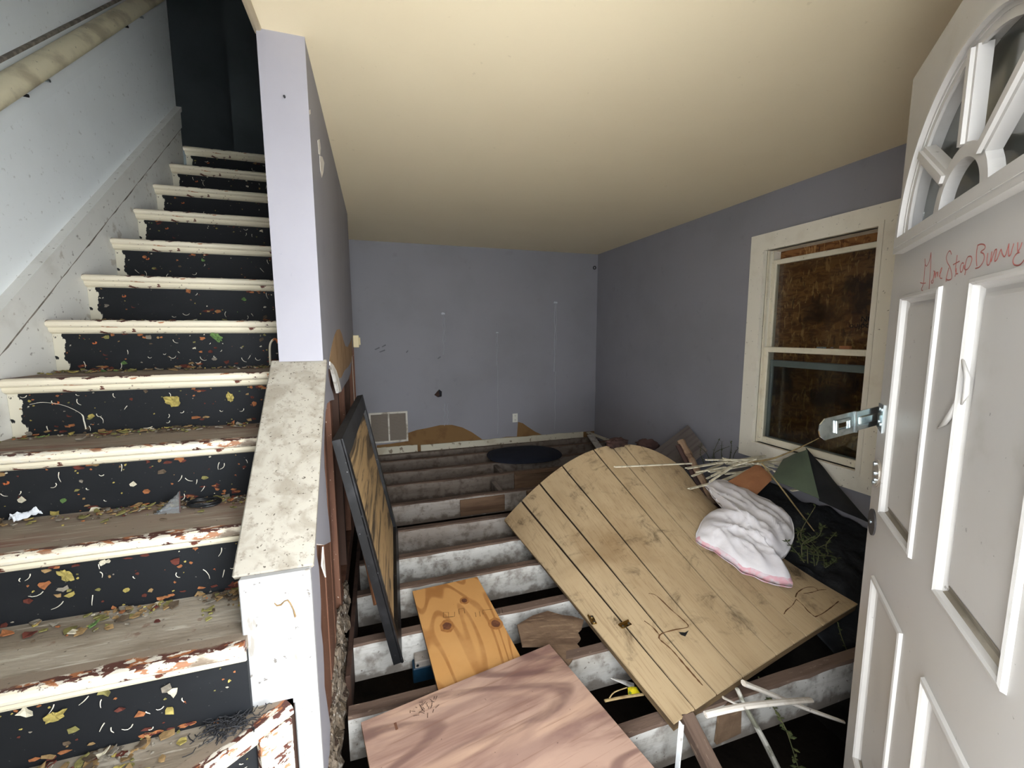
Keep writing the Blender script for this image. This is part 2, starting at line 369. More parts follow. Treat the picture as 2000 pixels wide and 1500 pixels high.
def jag(a, b, n, amp):
    a, b = Vector(a), Vector(b); d = (b-a); q = Vector((-d.y, d.x)).normalized()
    return [tuple(a+d*(i/n)+q*random.uniform(-amp, amp)) for i in range(n)]
def catmull(pts, n):
    pts = [Vector(p) for p in pts]; out = []
    for i in range(len(pts)-1):
        p0, p1, p2, p3 = pts[max(i-1, 0)], pts[i], pts[i+1], pts[min(i+2, len(pts)-1)]
        for k in range(n):
            t = k/n
            out.append(.5*((2*p1)+(p2-p0)*t+(2*p0-5*p1+4*p2-p3)*t*t+(3*p1-p0-3*p2+p3)*t**3))
    out.append(pts[-1]); return out

XL, XP0, XP1, XR = -1.25, -.35, -.20, 2.84      # stair wall, partition faces, window wall
YB, YF, ZC = 5.11, .17, 2.44                    # back wall, front wall, ceiling
# ============================================================ SETTING
mk('wall_left', MB().box((XL-.12, -.0, -1.3), (XL, 3.65, 5.1)).box((XL-.12, 3.65, -1.3), (XL, 5.25, 2.56)), 'stair_wall', kind='structure', label='pale blue grey stair wall with the handrail')
# back wall: painted sheet with torn bites showing brown paper
bw = MB()
wx = lambda p: (p[0], p[1])
outer = [(-1.25, 0.0), (-.05, 0.0), (-.05, .095), (.10, .10), (.302, .115), (.31, .215), (.42, .245), (.56, .262), (.70, .285), (.85, .278), (.98, .235), (1.10, .165), (1.235, .06), (1.40, .05), (1.55, .07), (1.70, .062), (1.715, .256), (1.78, .235), (1.86, .175), (1.96, .105), (2.06, .055), (XR, .05), (XR, ZC), (-1.25, ZC)]
hole = [(.66, .67), (.70, .73), (.735, .70), (.73, .64), (.69, .63)]
FB = Matrix(((1, 0, 0, 0), (0, 0, -1, YB+.012), (0, 1, 0, 0), (0, 0, 0, 1)))
bw.cur = 0; bw.prism(outer, [hole], .012, FB, side=1)
wb = mk('wall_back', bw, ['lavender', 'gypsum'], kind='structure', label='dull lavender back wall with torn lower edge')
mk('paper_layer', MB().box((-1.25, YB+.006, -.05), (XR, YB+.011, .32)), 'torn_paper_dark', wb)
mk('wall_core', MB().box((-1.4, YB+.035, -1.3), (XR, YB+.15, 2.69)), 'wall_void', wb)
for (x, z0, z1, w) in ((.768, 1.63, 1.15, .004), (.785, 1.60, 1.30, .003), (.76, .55, .27, .004), (.80, .55, .28, .0035), (1.442, 1.40, .12, .003), (1.43, 1.36, 1.0, .0025), (2.225, 1.80, .9, .006), (2.245, 1.80, 1.2, .003), (2.24, .9, .12, .003)):
    pts = [(x+.006*math.sin(i*2.1+x*9), YB-.001, z0+(z1-z0)*i/8) for i in range(9)]
    mk('paint_drip', MB().tube(pts, w, 5, .4), 'drip', wb)
for (x, z, r) in ((.768, 1.645, .035), (1.442, 1.415, .022), (2.234, 1.80, .035)):
    pts = [(x+r*random.uniform(.5, 1.1)*math.cos(a*.7), z+r*.55*random.uniform(.4, 1.1)*math.sin(a*.7)) for a in range(9)]
    mk('scuff', MB().prism(pts, (), .0015, FB, z0=.012), 'drip', wb)
for (x_, z_, w_) in ((-.02, 1.22, .05), (.03, 1.19, .06), (.06, 1.25, .04), (.70, 1.10, .03), (.33, 1.18, .02)):
    mk('scuff', MB().prism([(x_, z_), (x_+w_, z_+.02), (x_+w_*.9, z_+.035), (x_-.01, z_+.008)], (), .0006, FB, z0=.012), 'scuff_grey', wb)
mk('hole_flap', MB().prism([(.64, .665), (.69, .72), (.705, .66), (.68, .635)], (), .006, FB, z0=.010), 'stud_dark', wb)
# right wall with window opening
WY0, WY1, WZ0, WZ1 = 1.74, 2.545, .535, 2.025
FRt = Matrix(((0, 0, 1, XR), (1, 0, 0, 0), (0, 1, 0, 0), (0, 0, 0, 1)))
mk('wall_right', MB().prism([(0, -.05), (YB+.16, -.05), (YB+.16, 2.7), (0, 2.7)], [[(WY0, WZ0), (WY1, WZ0), (WY1, WZ1), (WY0, WZ1)]], .14, FRt), 'lavender', kind='structure', label='shaded lavender wall with the boarded window')
mk('wall_foundation', MB().box((XR+.004, 0, -1.35), (XR+.14, YB+.16, -.05)).box((XL, YB+.02, -1.35), (XR, YB+.16, -.05)).box((XL, .1, -1.35), (XR, .17, -.03)), 'stone', kind='structure', label='dark stone cellar wall under the floor')
# front wall with the doorway the picture is taken from
DX1 = .70; DX0 = -.14  # unseen left jamb set further in to cut daylight on the room's right side
FF = Matrix(((1, 0, 0, 0), (0, 0, -1, YF), (0, 1, 0, 0), (0, 0, 0, 1)))
mk('wall_front', MB().prism([(XL-.12, -1.3), (DX0, -1.3), (DX0, 2.06), (DX1, 2.06), (DX1, -1.3), (XR+.14, -1.3), (XR+.14, 5.1), (XL-.12, 5.1)], (), .14, FF), 'lavender', kind='structure', label='front wall around the open doorway')
# ceiling slab (open over the stairs)
mk('ceiling', MB().prism([(XP0, -.0), (XR+.14, -.0), (XR+.14, YB+.1), (XL, YB+.1), (XL, 3.95), (XP0, 3.95)], (), .26, Matrix.Translation((0, 0, ZC))), 'ceiling_cream', kind='structure', label='cream painted ceiling')
mk('trim_1', MB().tube([(XP0+.004, .2, ZC+.006), (XP0+.004, 1.2, ZC+.008), (XP0+.004, 1.78, ZC+.006)], .016, 8), 'ceiling_cream', kind='structure', label='rounded plaster edge of the ceiling by the stairs', smooth=True)
# upper hall at the top of the stairs
mk('wall_hall', MB().box((-2.9, 5.15, 2.5), (-.2, 5.25, 5.1)).box((-2.9, 3.53, 2.5), (XL-.12, 3.65, 5.1)).box((-3.0, 3.53, 2.5), (-2.9, 5.25, 5.1)).box((XP0, .2, ZC+.26), (XP1, 5.25, 5.1)).box((-1.12, 4.45, 2.7), (-.35, 4.5, 5.1)), 'unlit_hall', kind='structure', label='dark walls of the upper hall')
mk('floor_hall', MB().box((-2.9, 3.702, 2.60), (XP0, 5.2, 2.712)), 'unlit_hall', kind='structure', label='dark floor of the upper hall')
mk('ceiling_hall', MB().box((-3.0, 0, 5.1), (XP1, 5.3, 5.2)), 'unlit_hall', kind='structure', label='upper ceiling above the stairs')
# floor: joists laid bare over the cellar
fl = empty('floor', (0, 0, 0), 'bare floor joists over a dark cellar', None, None, 'structure')
JY = [1.153, 1.54, 1.925, 2.313, 2.645, 3.035, 3.522, 4.01, 4.40, 4.82]
JM = ['joist_white', 'joist_white', 'joist_white', 'joist_white', 'joist_white', 'joist_grey', 'joist_grey', 'joist_dark', 'joist_dark', 'joist_dark']  # greyer, darker materials towards the back wall
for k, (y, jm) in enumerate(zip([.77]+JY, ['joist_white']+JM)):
    mb = MB(); n = 36; x0, x1 = -.16, XR
    ph = k*2.3
    for i in range(n+1):
        x = x0+(x1-x0)*i/n
        wv = .004*math.sin(x*5+ph)+.006*noise.noise(Vector((x*9, ph, 0)))
        zt = -.03 + .003*noise.noise(Vector((x*14, ph, 4)))
        dz = .010+.010*noise.noise(Vector((x*11, ph, 8)))
        mb.v += [(x, y+wv*.3, -.215), (x, y+wv*.3, zt-max(dz, .002)), (x, y+.005+wv*.3, zt), (x, y+.05, zt), (x, y+.05, -.215)]
    for i in range(n):
        a = i*5; b = a+5
        for q in range(5):
            mb.f.append((a+q, b+q, b+(q+1) % 5, a+(q+1) % 5)[::-1]); mb.mi.append(1 if q in (1, 2) else 0)
    mb.f.append((0, 1, 2, 3, 4)[::-1]); mb.mi.append(0); mb.f.append(tuple(n*5+q for q in range(5))); mb.mi.append(0)
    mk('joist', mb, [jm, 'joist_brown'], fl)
# blocking pieces and ledger
for (x, y) in ((1.02, 3.522), (1.18, 4.01), (1.24, 3.035), (1.9, 3.522), (2.0, 4.4)):
    mk('blocking', MB().bbox((x, y+.051, -.20), (x+.045, y+.36, -.045)), 'joist_dark', fl)
mk('patch_board', MB().bbox((1.30, 3.93, -.035), (2.1, 4.008, -.028), .002), 'joist_brownface', fl)
mk('patch_board', MB().bbox((.64, 3.508, -.20), (1.05, 3.521, -.05), .003), 'joist_brownface', fl)
mk('patch_board', MB().bbox((1.26, 3.498, -.20), (2.2, 3.521, -.04), .003), 'joist_brownface', fl)
mk('patch_board', MB().bbox((1.3, 3.99, -.20), (2.3, 4.009, -.04), .003), 'joist_brownface', fl)
mk('ledger', MB().bbox((-.3, 5.03, -.22), (XR, 5.10, -.02)), 'joist_dark', fl)
mk('rim_board', MB().bbox((-.185, 1.75, -.22), (-.162, 5.05, -.035)), 'stud_dark', fl)
mk('cellar_ground', MB().box((XL, 0, -1.4), (XR+.1, YB+.2, -1.3)), 'soil', fl)
mk('entry_boards', MB().box((-1.2, .17, -.028), (2.8, .80, -.004)), 'tread_dusty', fl)
mk('floor_porch', MB().box((-4, -5, -.35), (5, 0.0, -.02)), 'concrete', kind='structure', label='concrete porch outside the front door')
# baseboard on the back wall, in two lengths, and a snapped-off strip
bb = empty('baseboard_back', (0, YB, 0), 'chipped cream baseboard along the back wall', None, None, 'structure')
def strip(x0, x1, zt, nm='board'):
    pts = [(x0, -.02), (x1, -.02)] + [(x1-(x1-x0)*i/24, zt+random.uniform(-.004, .004)) for i in range(25)]
    return mk(nm, MB().prism(pts, (), .016, Matrix(((1, 0, 0, 0), (0, 0, -1, 0), (0, 1, 0, 0), (0, 0, 0, 1)))), 'baseboard_cream', bb)
strip(-.32, .42, .065); strip(.46, 2.66, .058)

# ------------------------------------------------------------ partition between stairs and room
FP = Matrix(((0, 0, 1, XP1-.012), (1, 0, 0, 0), (0, 1, 0, 0), (0, 0, 0, 1)))   # local (Y,Z) on the room face
pt = empty('wall_middle', (XP1, 1.765, 0), 'lavender partition with torn plasterboard beside the stairs', None, None, 'structure')
inv = pt.matrix_world.inverted() if False else Matrix.Translation((-XP1, -1.765, 0))
def mkp(name, mb, mats, **k): return mk(name, mb, mats, pt, inv, **k)
Q = lambda x, y: (lambda p: (p.y, p.z))(at(x, y, 'x', XP1))
torn = [Q(*p) for p in [(646, 1058), (634, 1064), (618, 1062), (619, 1085), (623, 1108), (625, 1140), (627, 1180), (627, 1225), (631, 1262), (633, 1300), (634, 1340)]]
up = [Q(*p) for p in [(643, 1020), (639, 985), (637, 950), (634, 915), (633, 880), (634, 840), (636, 805), (639, 788), (646, 782), (653, 781), (651, 770), (645, 752), (642, 735), (641, 722), (645, 716), (650, 722), (654, 738), (658, 756), (661, 768), (666, 766), (672, 754), (680, 742), (685, 728)]]
edge = [Q(687, 700), Q(689, 680), Q(690, 660)]
sheet = [(1.20, .775), (1.77, 1.285), (1.766, ZC), (4.05, ZC), (4.05, 1.40)] + edge[::-1] + [tuple(p) for p in up[::-1]] + torn + [(1.39, .10), (1.30, -.01), (1.195, -.01)]
mkp('plasterboard', MB().prism(sheet, (), .012, FP, side=1), ['lavender', 'gypsum'])
patch = [Q(*p) for p in [(643, 706), (645, 690), (648, 675), (653, 655), (658, 644), (663, 643), (667, 652), (670, 664), (674, 676), (679, 678), (684, 668), (687, 658), (688, 690), (686, 706), (680, 716), (672, 724), (666, 738), (662, 738), (656, 722), (650, 712)]]
mkp('torn_paper_patch', MB().prism(patch, (), .0015, FP, z0=.0122), 'torn_paper')
mkp('torn_paper_patch', MB().prism([Q(*p) for p in [(643, 706), (650, 713), (656, 724), (661, 740), (666, 764), (661, 766), (657, 748), (652, 731), (648, 721), (643, 713)]], (), .004, FP, z0=.0115), 'gypsum')
for pp in ([(620, 274), (624, 272), (626, 290), (625, 303), (622, 300)], [(624, 304), (629, 306), (633, 318), (631, 336), (628, 347), (625, 330)], [(603, 215), (606, 214), (606, 222), (604, 224)]):
    mkp('scrape', MB().prism([Q(*p) for p in pp], (), .001, FP, z0=.0122), 'gypsum')
nl = at(556, 190, 'y', 1.756); mkp('nail', MB().tube([nl, nl+Vector((.002, -.02, -.006))], [.003, .004], 8), 'iron_black')
for poly, tt in (([(1.40, .66), (1.47, .58), (1.45, .70)], 0), ):
    mkp('peeled_paper', MB().prism(poly, (), .004, FP, z0=.012), 'gypsum')
pf = MB().prism([(1.765, 0), (4.04, 0), (4.04, ZC), (1.765, ZC)], (), .135, Matrix(((0, 0, 1, XP0), (1, 0, 0, 0), (0, 1, 0, 0), (0, 0, 0, 1))))
# framing: stair side skin, end post, studs, plates
mkp('stair_side_skin', MB().prism([(1.20, 0), (4.05, 0), (4.05, ZC), (1.765, ZC), (1.765, 1.285), (1.20, .775)], (), .012, Matrix(((0, 0, 1, XP0), (1, 0, 0, 0), (0, 1, 0, 0), (0, 0, 0, 1)))), 'lavender_lit')
mkp('end_facing', MB().box((XP0, 1.756, 1.30), (XP1+.001, 1.768, ZC)), 'lavender_lit')
mkp('far_end_facing', MB().box((XP0, 4.045, 0), (XP1, 4.056, ZC)), 'stud_brown')
capz = lambda y: .752+(y-1.183)*.889
FQ = Matrix(((0, 0, 1, XP0+.014), (1, 0, 0, 0), (0, 1, 0, 0), (0, 0, 0, 1)))
for (y0, y1, ztop, m) in ((1.335, 1.57, None, 'stud_brown'), (1.60, 1.76, None, 'stud_brown'), (1.775, 1.85, 1.9, 'stud_brown'), (2.05, 2.12, 1.9, 'stud_brown'), (2.45, 2.5, 1.9, 'stud_dark'), (2.9, 2.95, 1.9, 'stud_brown'), (3.4, 3.45, 1.9, 'stud_dark'), (3.9, 3.99, 1.9, 'stud_brown')):
    z0_, z1_ = (capz(y0), capz(y1)) if ztop is None else (ztop, ztop)
    mkp('stud', MB().prism([(y0, .09), (y1, .09), (y1, z1_), (y0, z0_)], (), XP1-XP0-.028, FQ), m)
mkp('lath_panel', MB().box((XP0+.012, 1.86, .0), (XP0+.05, 4.04, 1.5)), 'stud_dark')
mkp('white_corner_strip', MB().bbox((XP1-.03, 3.955, .35), (XP1-.012, 3.985, 1.22)), 'window_trim')
mkp('sole_plate', MB().bbox((XP0+.014, 1.2, -.03), (XP1-.014, 4.04, .085)), 'stud_brown')
# half wall cap and front
capf = frame3((XP0-.03, 1.183, .782), (XP1+.012, 1.183, .782), (XP0-.03, 1.772, 1.306))
caplen = math.hypot(1.772-1.183, 1.306-.782)
cap = MB().bbox((0, 0, -.022), (XP1+.012-XP0+.03, caplen, .0), .004)
mk('cap_board', cap, 'cap_dirty', pt, inv @ capf)
mkp('front_board', MB().bbox((XP0-.012, 1.168, .40), (XP1+.006, 1.19, .777), .003), 'newel_white')
mkp('lower_board', MB().bbox((XP1-.055, 1.172, -.02), (XP1+.006, 1.192, .40), .003), 'newel_white')
mkp('half_wall_core', MB().box((XP0+.012, 1.19, .0), (XP1-.014, 1.33, .74)), 'stud_dark')
# drip of old glue on the front board
g = [at(x, y, 'y', 1.167) for x, y in ((536, 1178), (541, 1183), (549, 1181), (556, 1174), (562, 1172), (567, 1178), (573, 1190), (577, 1204))]
mkp('glue_drip', MB().tube(g, [.002, .003, .004, .003, .003, .003, .003, .005], 6, .5), 'chip_tan')
# crumbled masonry at the foot of the partition
def lump(cx, cy, cz, r, seed, sq=(1, 1, 1), n=10):
    mb = MB(); V = []; 
    for j in range(n+1):
        for i in range(2*n):
            th = math.pi*j/n; ph = math.pi*i/n
            d = Vector((math.sin(th)*math.cos(ph), math.sin(th)*math.sin(ph), math.cos(th)))
            q = 1+.45*noise.noise(d*2.2+Vector((seed, 0, 0)))+.22*noise.noise(d*6+Vector((seed, 3, 0)))
            V.append((cx+d.x*r*q*sq[0], cy+d.y*r*q*sq[1], cz+d.z*r*q*sq[2]))
    F = [(j*2*n+i, (j+1)*2*n+i, (j+1)*2*n+(i+1) % (2*n), j*2*n+(i+1) % (2*n)) for j in range(n) for i in range(2*n)]
    return mb.add(V, F)
for i, (y, z, r) in enumerate(((1.22, -.03, .07), (1.30, .02, .055), (1.38, -.06, .07), (1.50, .0, .05), (1.62, .03, .05), (1.74, .06, .055), (1.86, .10, .06), (1.98, .05, .06), (2.1, .0, .07), (2.25, .02, .06), (1.3, -.16, .08), (1.5, -.14, .08), (1.72, -.12, .09), (1.95, -.1, .08))):
    mkp('masonry_lump', lump(XP1-.025, y, z, r, i*7.1, (.55, 1.5, 1.1), 12), 'rubble')

# ============================================================ STAIRS
RISE, RUN = .2089, .2535
SZ = lambda k: 1.462+(k-7)*RISE
SY = lambda k: 2.13+(k-7)*RUN
st = empty('staircase', (-.8, SY(2), 0), 'steep worn staircase with black risers and flaking cream nosings', 'staircase')
sinv = Matrix.Translation((.8, -SY(2), 0))
XS0, XS1 = XL+.020, XP0
NP = [(.065, -.030), (.065, 0), (.014, 0), (.007, -.003), (.002, -.008), (0, -.015), (.002, -.022), (.007, -.027), (.014, -.030)]
CP = [(.032, -.030), (.012, -.030), (.013, -.040), (.018, -.048), (.026, -.053), (.032, -.055)]
def extr(prof, x0, x1, n=1, rag=0):
    mb = MB(); m = len(prof)
    for i in range(n+1):
        x = x0+(x1-x0)*i/n
        mb.v += [(x, y, z) for (y, z) in prof]
    for i in range(n):
        for q in range(m):
            a, b = i*m+q, i*m+(q+1) % m
            mb.f.append((a, b, b+m, a+m)); mb.mi.append(0)
    mb.f.append(tuple(range(m))[::-1]); mb.mi.append(0); mb.f.append(tuple(n*m+q for q in range(m))); mb.mi.append(0)
    return mb
for k in range(3, 14):
    T = sinv @ Matrix.Translation((0, SY(k), SZ(k)))
    x1 = XS1
    mk('nosing', extr(NP, XS0-.004, x1), 'nosing_paint' if k > 5 else 'nosing_worn', st, T)
    mk('cove_moulding', extr(CP, XS0, x1), 'cove_paint', st, T)
    if k < 13:
        mk('tread', MB().box((XS0, .0652, -.030), (x1, RUN+.034, 0)), 'tread_wood' if k > 3 else 'tread_dusty', st, T)
    mk('riser', MB().box((XS0, .032, -RISE), (x1, .046, -.030)), 'riser_black', st, T)
# turned bottom step
DA, DB = Vector((-.25, 1.138, SZ(2))), Vector((-1.25, .367, SZ(2)))
DF = frame3(DB, DA, DB+Vector((-.611, .792, 0))); DLEN = (DA-DB).length
mk('nosing', extr(NP, 0, DLEN), 'nosing_worn', st, sinv @ DF)
mk('cove_moulding', extr(CP, 0, DLEN-.02), 'cove_paint', st, sinv @ DF)
mk('tread', MB().prism([(-1.252, .45), (-1.252, 1.15), (XP0, 1.15), (XP0, 1.168), (-.256, 1.168), (-.29, 1.188)][:5] + [(-.30, 1.168)], (), .028, Matrix.Translation((0, 0, SZ(2)-.0285))), 'tread_dusty', st, sinv)
mk('riser', MB().box((0, .032, -RISE), (DLEN-.03, .046, -.030)), 'riser_black', st, sinv @ DF @ Matrix.Translation((0, 0, 0)))
mk('corner_strip', MB().bbox((DLEN-.085, .014, -RISE), (DLEN-.005, .04, -.030), .003), 'nosing_worn', st, sinv @ DF @ Matrix.Translation((0, -.014+.0, 0)))
mk('tread', MB().prism([(-1.252, .18), (-1.252, 1.1), (-.30, 1.1), (-.26, 1.1), (-.26, .86), (-.75, .30)], (), .028, Matrix.Translation((0, 0, RISE-.028))), 'tread_dusty', st, sinv)
mk('riser', MB().box((-1.25, .9, 0), (-.27, .95, RISE-.028)), 'riser_black', st, sinv)
# skirting on the wall side
zt = lambda y: 1.518+(y-1.969)*.854
FS = Matrix(((0, 0, 1, XL), (1, 0, 0, 0), (0, 1, 0, 0), (0, 0, 0, 1)))
def slope(y0, y1, a, b): return [(y0, zt(y0)+b), (y1, zt(y1)+b), (y1, zt(y1)+a), (y0, zt(y0)+a)]
mk('skirt_board', MB().prism(slope(.45, 3.64, 0, -.60), (), .019, FS), 'stringer_white', st, sinv)
mk('skirt_moulding', MB().prism(slope(.45, 3.63, .012, -.115), (), .030, FS), 'stringer_white', st, sinv)
mk('skirt_bead', MB().prism(slope(.45, 3.63, .018, -.012), (), .038, FS), 'stringer_white', st, sinv)
mk('ledge_dust', MB().prism([(y, zt(y)-.116+random.uniform(-.003, .002)) for y in [.5+.035*i for i in range(90)]] + [(y, zt(y)-.126+random.uniform(-.005, .003)) for y in [.5+.035*i for i in range(89, -1, -1)]], (), .026, FS), 'dust_and_shadow', st, sinv)
# handrail
hr = empty('handrail', (XL, 1.9, 2.2), 'cream painted handrail on a backing board up the stair wall', 'handrail')
hinv = Matrix.Translation((-XL, -1.9, -2.2))
def wl(p): q = at(p[0], p[1], 'x', XL); return (q.y, q.z)
a0, a1 = Vector(wl((0, 118))), Vector(wl((229, 1))); b0, b1 = Vector(wl((0, 254))), Vector(wl((270, 59)))
ext = lambda p, q, y: tuple(p+(q-p)*((y-p[0])/(q[0]-p[0])))
mk('backing_board', MB().prism([ext(b0, b1, 1.2), ext(b0, b1, 3.6), ext(a0, a1, 3.6), ext(a0, a1, 1.2)], (), .012, FS), 'rail_board', hr, hinv)
mk('dirty_shadow', MB().prism([ext(a0, a1, 1.2), ext(a0, a1, 3.6), (ext(a0, a1, 3.6)[0], ext(a0, a1, 3.6)[1]+.012), (1.2, ext(a0, a1, 1.2)[1]+.014)], (), .013, FS), 'dust_and_shadow', hr, hinv)  # dirt and shadow along the board top, built as one dark strip
r0, r1 = at(0, 178, 'x', XL+.05), at(252, 22, 'x', XL+.05)
rp = [r0+(r1-r0)*t for t in [-.6+.12*i for i in range(20)] if (r0+(r1-r0)*t).y < 3.58]
mk('rail', MB().tube(rp, .040, 14, .9), 'rail_cream', hr, hinv, smooth=True)
for (x, y, m) in ((47, 184, 'iron_black'), (245, 50, 'iron_black'), (90, 155, 'screw_metal'), (275, 32, 'screw_metal')):
    p = at(x, y, 'x', XL+.05)
    mk('screw', MB().tube([p+Vector((-.04, 0, 0)), p+Vector((.012, 0, -.004))], [.005, .006], 8), m, hr, hinv)

# ------------------------------------------------------------ flakes and litter on the stairs
def flake(mb, c, ax, ay, r, th=.0012):
    n = random.randint(5, 8); nz = ax.cross(ay); tilt = Vector((random.uniform(-.4, .4), random.uniform(-.4, .4), 0))
    top = []; 
    for i in range(n):
        a = 2*math.pi*i/n; q = r*random.uniform(.45, 1.15)
        x, y = q*math.cos(a), q*math.sin(a)*random.choice((.6, .8, 1))
        top.append(c+ax*x+ay*y+nz*(th+abs(tilt.x*x+tilt.y*y)))
    cen = c+nz*(th*1.5)
    b = len(mb.v); mb.v += [tuple(p) for p in top]+[tuple(cen)]+[tuple(p-nz*th) for p in top]
    for i in range(n):
        j = (i+1) % n
        mb.f.append((b+i, b+j, b+n)); mb.mi.append(mb.cur)
        mb.f.append((b+j, b+i, b+n+1+i, b+n+1+j)); mb.mi.append(mb.cur)
def strand(mb, c, ax, ay, ln):
    nz = ax.cross(ay); a = random.uniform(-2.4, -.7); k = random.uniform(-1.5, 1.5); p = c.copy(); pts = [p.copy()]
    for i in range(4):
        p = p+(ax*math.cos(a)+ay*math.sin(a))*ln/4+nz*random.uniform(0, .002); a += k*.45; pts.append(p.copy())
    mb.tube([q+nz*.0015 for q in pts], [.0013, .0013, .0011, .0009, .0006], 4)
CH = ['chip_yellow', 'chip_olive', 'chip_orange', 'chip_cream', 'chip_maroon', 'chip_green', 'chip_grey', 'chip_tan', 'chip_brown', 'strand_white']
ux, uz, uy = Vector((1, 0, 0)), Vector((0, 0, 1)), Vector((0, 1, 0))
for k in range(2, 14):
    mb = MB(); diag = k == 2
    n = 62 if k < 8 else 34
    for i in range(n):
        zz = random.random()
        zz = zz**2.2 if random.random() < .45 else 1-zz**2.5*.9
        z = -RISE+.004+zz*(RISE-.064)
        mb.cur = random.choices(range(9), (5, 3, 5, 3, 3.5, .8, 2, 2, 1.5))[0]
        if zz < .15: mb.cur = random.choices(range(9), (1, 1, 6, 2, 4, 0, 3, 2, 3))[0]
        r = random.choice((.002, .003, .003, .004, .004, .006, .008, .012)) * (1.25 if k < 6 else 1)
        if diag: c = DF @ Vector((random.uniform(.02, DLEN-.1), .0315, z)); ax = Vector((.792, .611, 0))
        else: c = Vector((random.uniform(XS0+.03, XS1-.01), SY(k)+.0315, SZ(k)+z)); ax = ux
        flake(mb, c, ax, uz, r)
    for i in range(7 if k < 8 else 3):
        xx = random.uniform(.1, .95); z = -RISE+.012+abs(random.gauss(0, .012)) if random.random() < .75 else -.062
        cc_ = DF @ Vector((xx*(DLEN-.1), .0315, z)) if diag else Vector((XS0+xx*(XS1-XS0), SY(k)+.0315, SZ(k)+z))
        for q in range(random.randint(2, 5)):
            mb.cur = 4 if q == 0 else random.choice((2, 2, 4, 7))
            flake(mb, cc_+Vector((random.gauss(0, .018), 0, random.gauss(0, .004))), Vector((.792, .611, 0)) if diag else ux, uz*.55, random.uniform(.008, .018), .0008+.0005*q)
    mb.cur = 9
    for i in range(18 if k < 8 else 7):
        z = -random.uniform(.06, RISE-.02)
        if diag: c = DF @ Vector((random.uniform(.02, DLEN-.1), .0315, z)); ax = Vector((.792, .611, 0))
        else: c = Vector((random.uniform(XS0+.05, XS1-.02), SY(k)+.0315, SZ(k)+z)); ax = ux
        strand(mb, c, ax, uz, random.uniform(.008, .035))
    mk('paint_flakes', mb, CH, st, sinv, kind='stuff')
    if k >= 13: continue
    # litter caught at the back of each tread
    mb = MB(); n = 330 if k < 7 else 130
    for i in range(n):
        y = RUN+.025-abs(random.gauss(0, .045))
        cl = .5+.5*math.sin(k*1.7+random.random()*.2)
        x = random.uniform(XS0+.01, XS1-.01)
        if noise.noise(Vector((x*5, k*3.1, 0))) < -.05 and random.random() < .8: continue
        if k == 2 and y < .02: continue
        mb.cur = random.choices(range(9), (2, 5, .8, 1, .8, .4, 5, 4, 6))[0]
        c = Vector((x, SY(k)+y, SZ(k)+random.uniform(0, .006)))
        if k == 2 and c.y < .367+(c.x+1.25)*.771+.12: continue
        an = random.uniform(0, 6.28)
        flake(mb, c, Vector((math.cos(an), math.sin(an), random.uniform(-.3, .3))).normalized(), Vector((-math.sin(an), math.cos(an), 0)), random.choice((.003, .005, .006, .009, .012, .017)), .003)
    mb.cur = 9
    mk('leaf_litter', mb, CH, st, sinv, kind='stuff')

# ============================================================ DOOR
DH = Vector((1.329, .787, 0)); dd = Vector((.7373, .6756, 0))
DM = Matrix(((-dd.x, 0, -.6756, DH.x), (-dd.y, 0, .7373, DH.y), (0, 1, 0, 0), (0, 0, 0, 1)))
door = empty('door_1', DM, 'white panelled front door standing open', None, None, 'structure')
def D(x, y, off=0.0):
    d = RT*((x-1000)/FPX)-UP*((y-750)/FPX)+FW; n = Vector((-.6756, .7373, 0)); o = DH+n*off
    p = CAM+d*((o-CAM).dot(n)/d.dot(n)); return ((p-DH).dot(-dd), p.z)
def ell(cx, cz, a, b, n=28): return [(cx+a*math.cos(math.pi*i/n), cz+b*math.sin(math.pi*i/n)) for i in range(n+1)]
PAN = [(.113, .36, .926, 1.486), (.50, .747, .926, 1.486), (.113, .36, .20, .747), (.50, .747, .20, .747)]
rect = lambda a: [(a[0], a[2]), (a[1], a[2]), (a[1], a[3]), (a[0], a[3])]
fan = ell(.43, 1.625, .325, .27)
mk('leaf', MB().prism([(0, .012), (.86, .012), (.86, 2.04), (0, 2.04)], [rect(p) for p in PAN]+[fan], .040, None, -.040), 'door_paint', door)
mk('back_skin', MB().prism([(0.002, .014), (.858, .014), (.858, 2.038), (.002, 2.038)], [fan], .006, None, -.0465), 'door_back', door)
PROF = [(0, .0), (.002, .006), (.008, .0075), (.012, .004), (.0135, -.005), (.020, -.010), (.027, -.009), (.034, -.005), (.038, -.0045)]
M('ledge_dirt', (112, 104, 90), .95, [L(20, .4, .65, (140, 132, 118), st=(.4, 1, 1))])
for p in PAN:
    x0_, x1_, z0_, z1_ = p[0]-.004, p[1]+.004, p[2]-.004, p[3]+.004
    pp = mk('panel', MB().sweep_rect(x0_, x1_, z0_, z1_, PROF), 'door_paint', door)
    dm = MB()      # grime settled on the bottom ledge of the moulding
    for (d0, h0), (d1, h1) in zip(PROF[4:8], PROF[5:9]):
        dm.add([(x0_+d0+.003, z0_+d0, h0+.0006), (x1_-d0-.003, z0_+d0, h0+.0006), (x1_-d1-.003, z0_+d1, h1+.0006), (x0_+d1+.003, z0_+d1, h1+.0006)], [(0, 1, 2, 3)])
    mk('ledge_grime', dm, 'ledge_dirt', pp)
fr = MB().prism(ell(.43, 1.604, .36, .312, 40), [ell(.43, 1.634, .318, .262, 40)], .012, None, 0)
fr.prism(ell(.43, 1.610, .350, .302, 40), [ell(.43, 1.632, .328, .272, 40)], .010, None, .012)
fr.prism(ell(.43, 1.630, .322, .266, 40), [ell(.43, 1.642, .296, .240, 40)], .006, None, .004)
fr.box((.07, 1.597, 0), (.79, 1.634, .020))
mk('fanlight_frame', fr, 'door_paint', door)
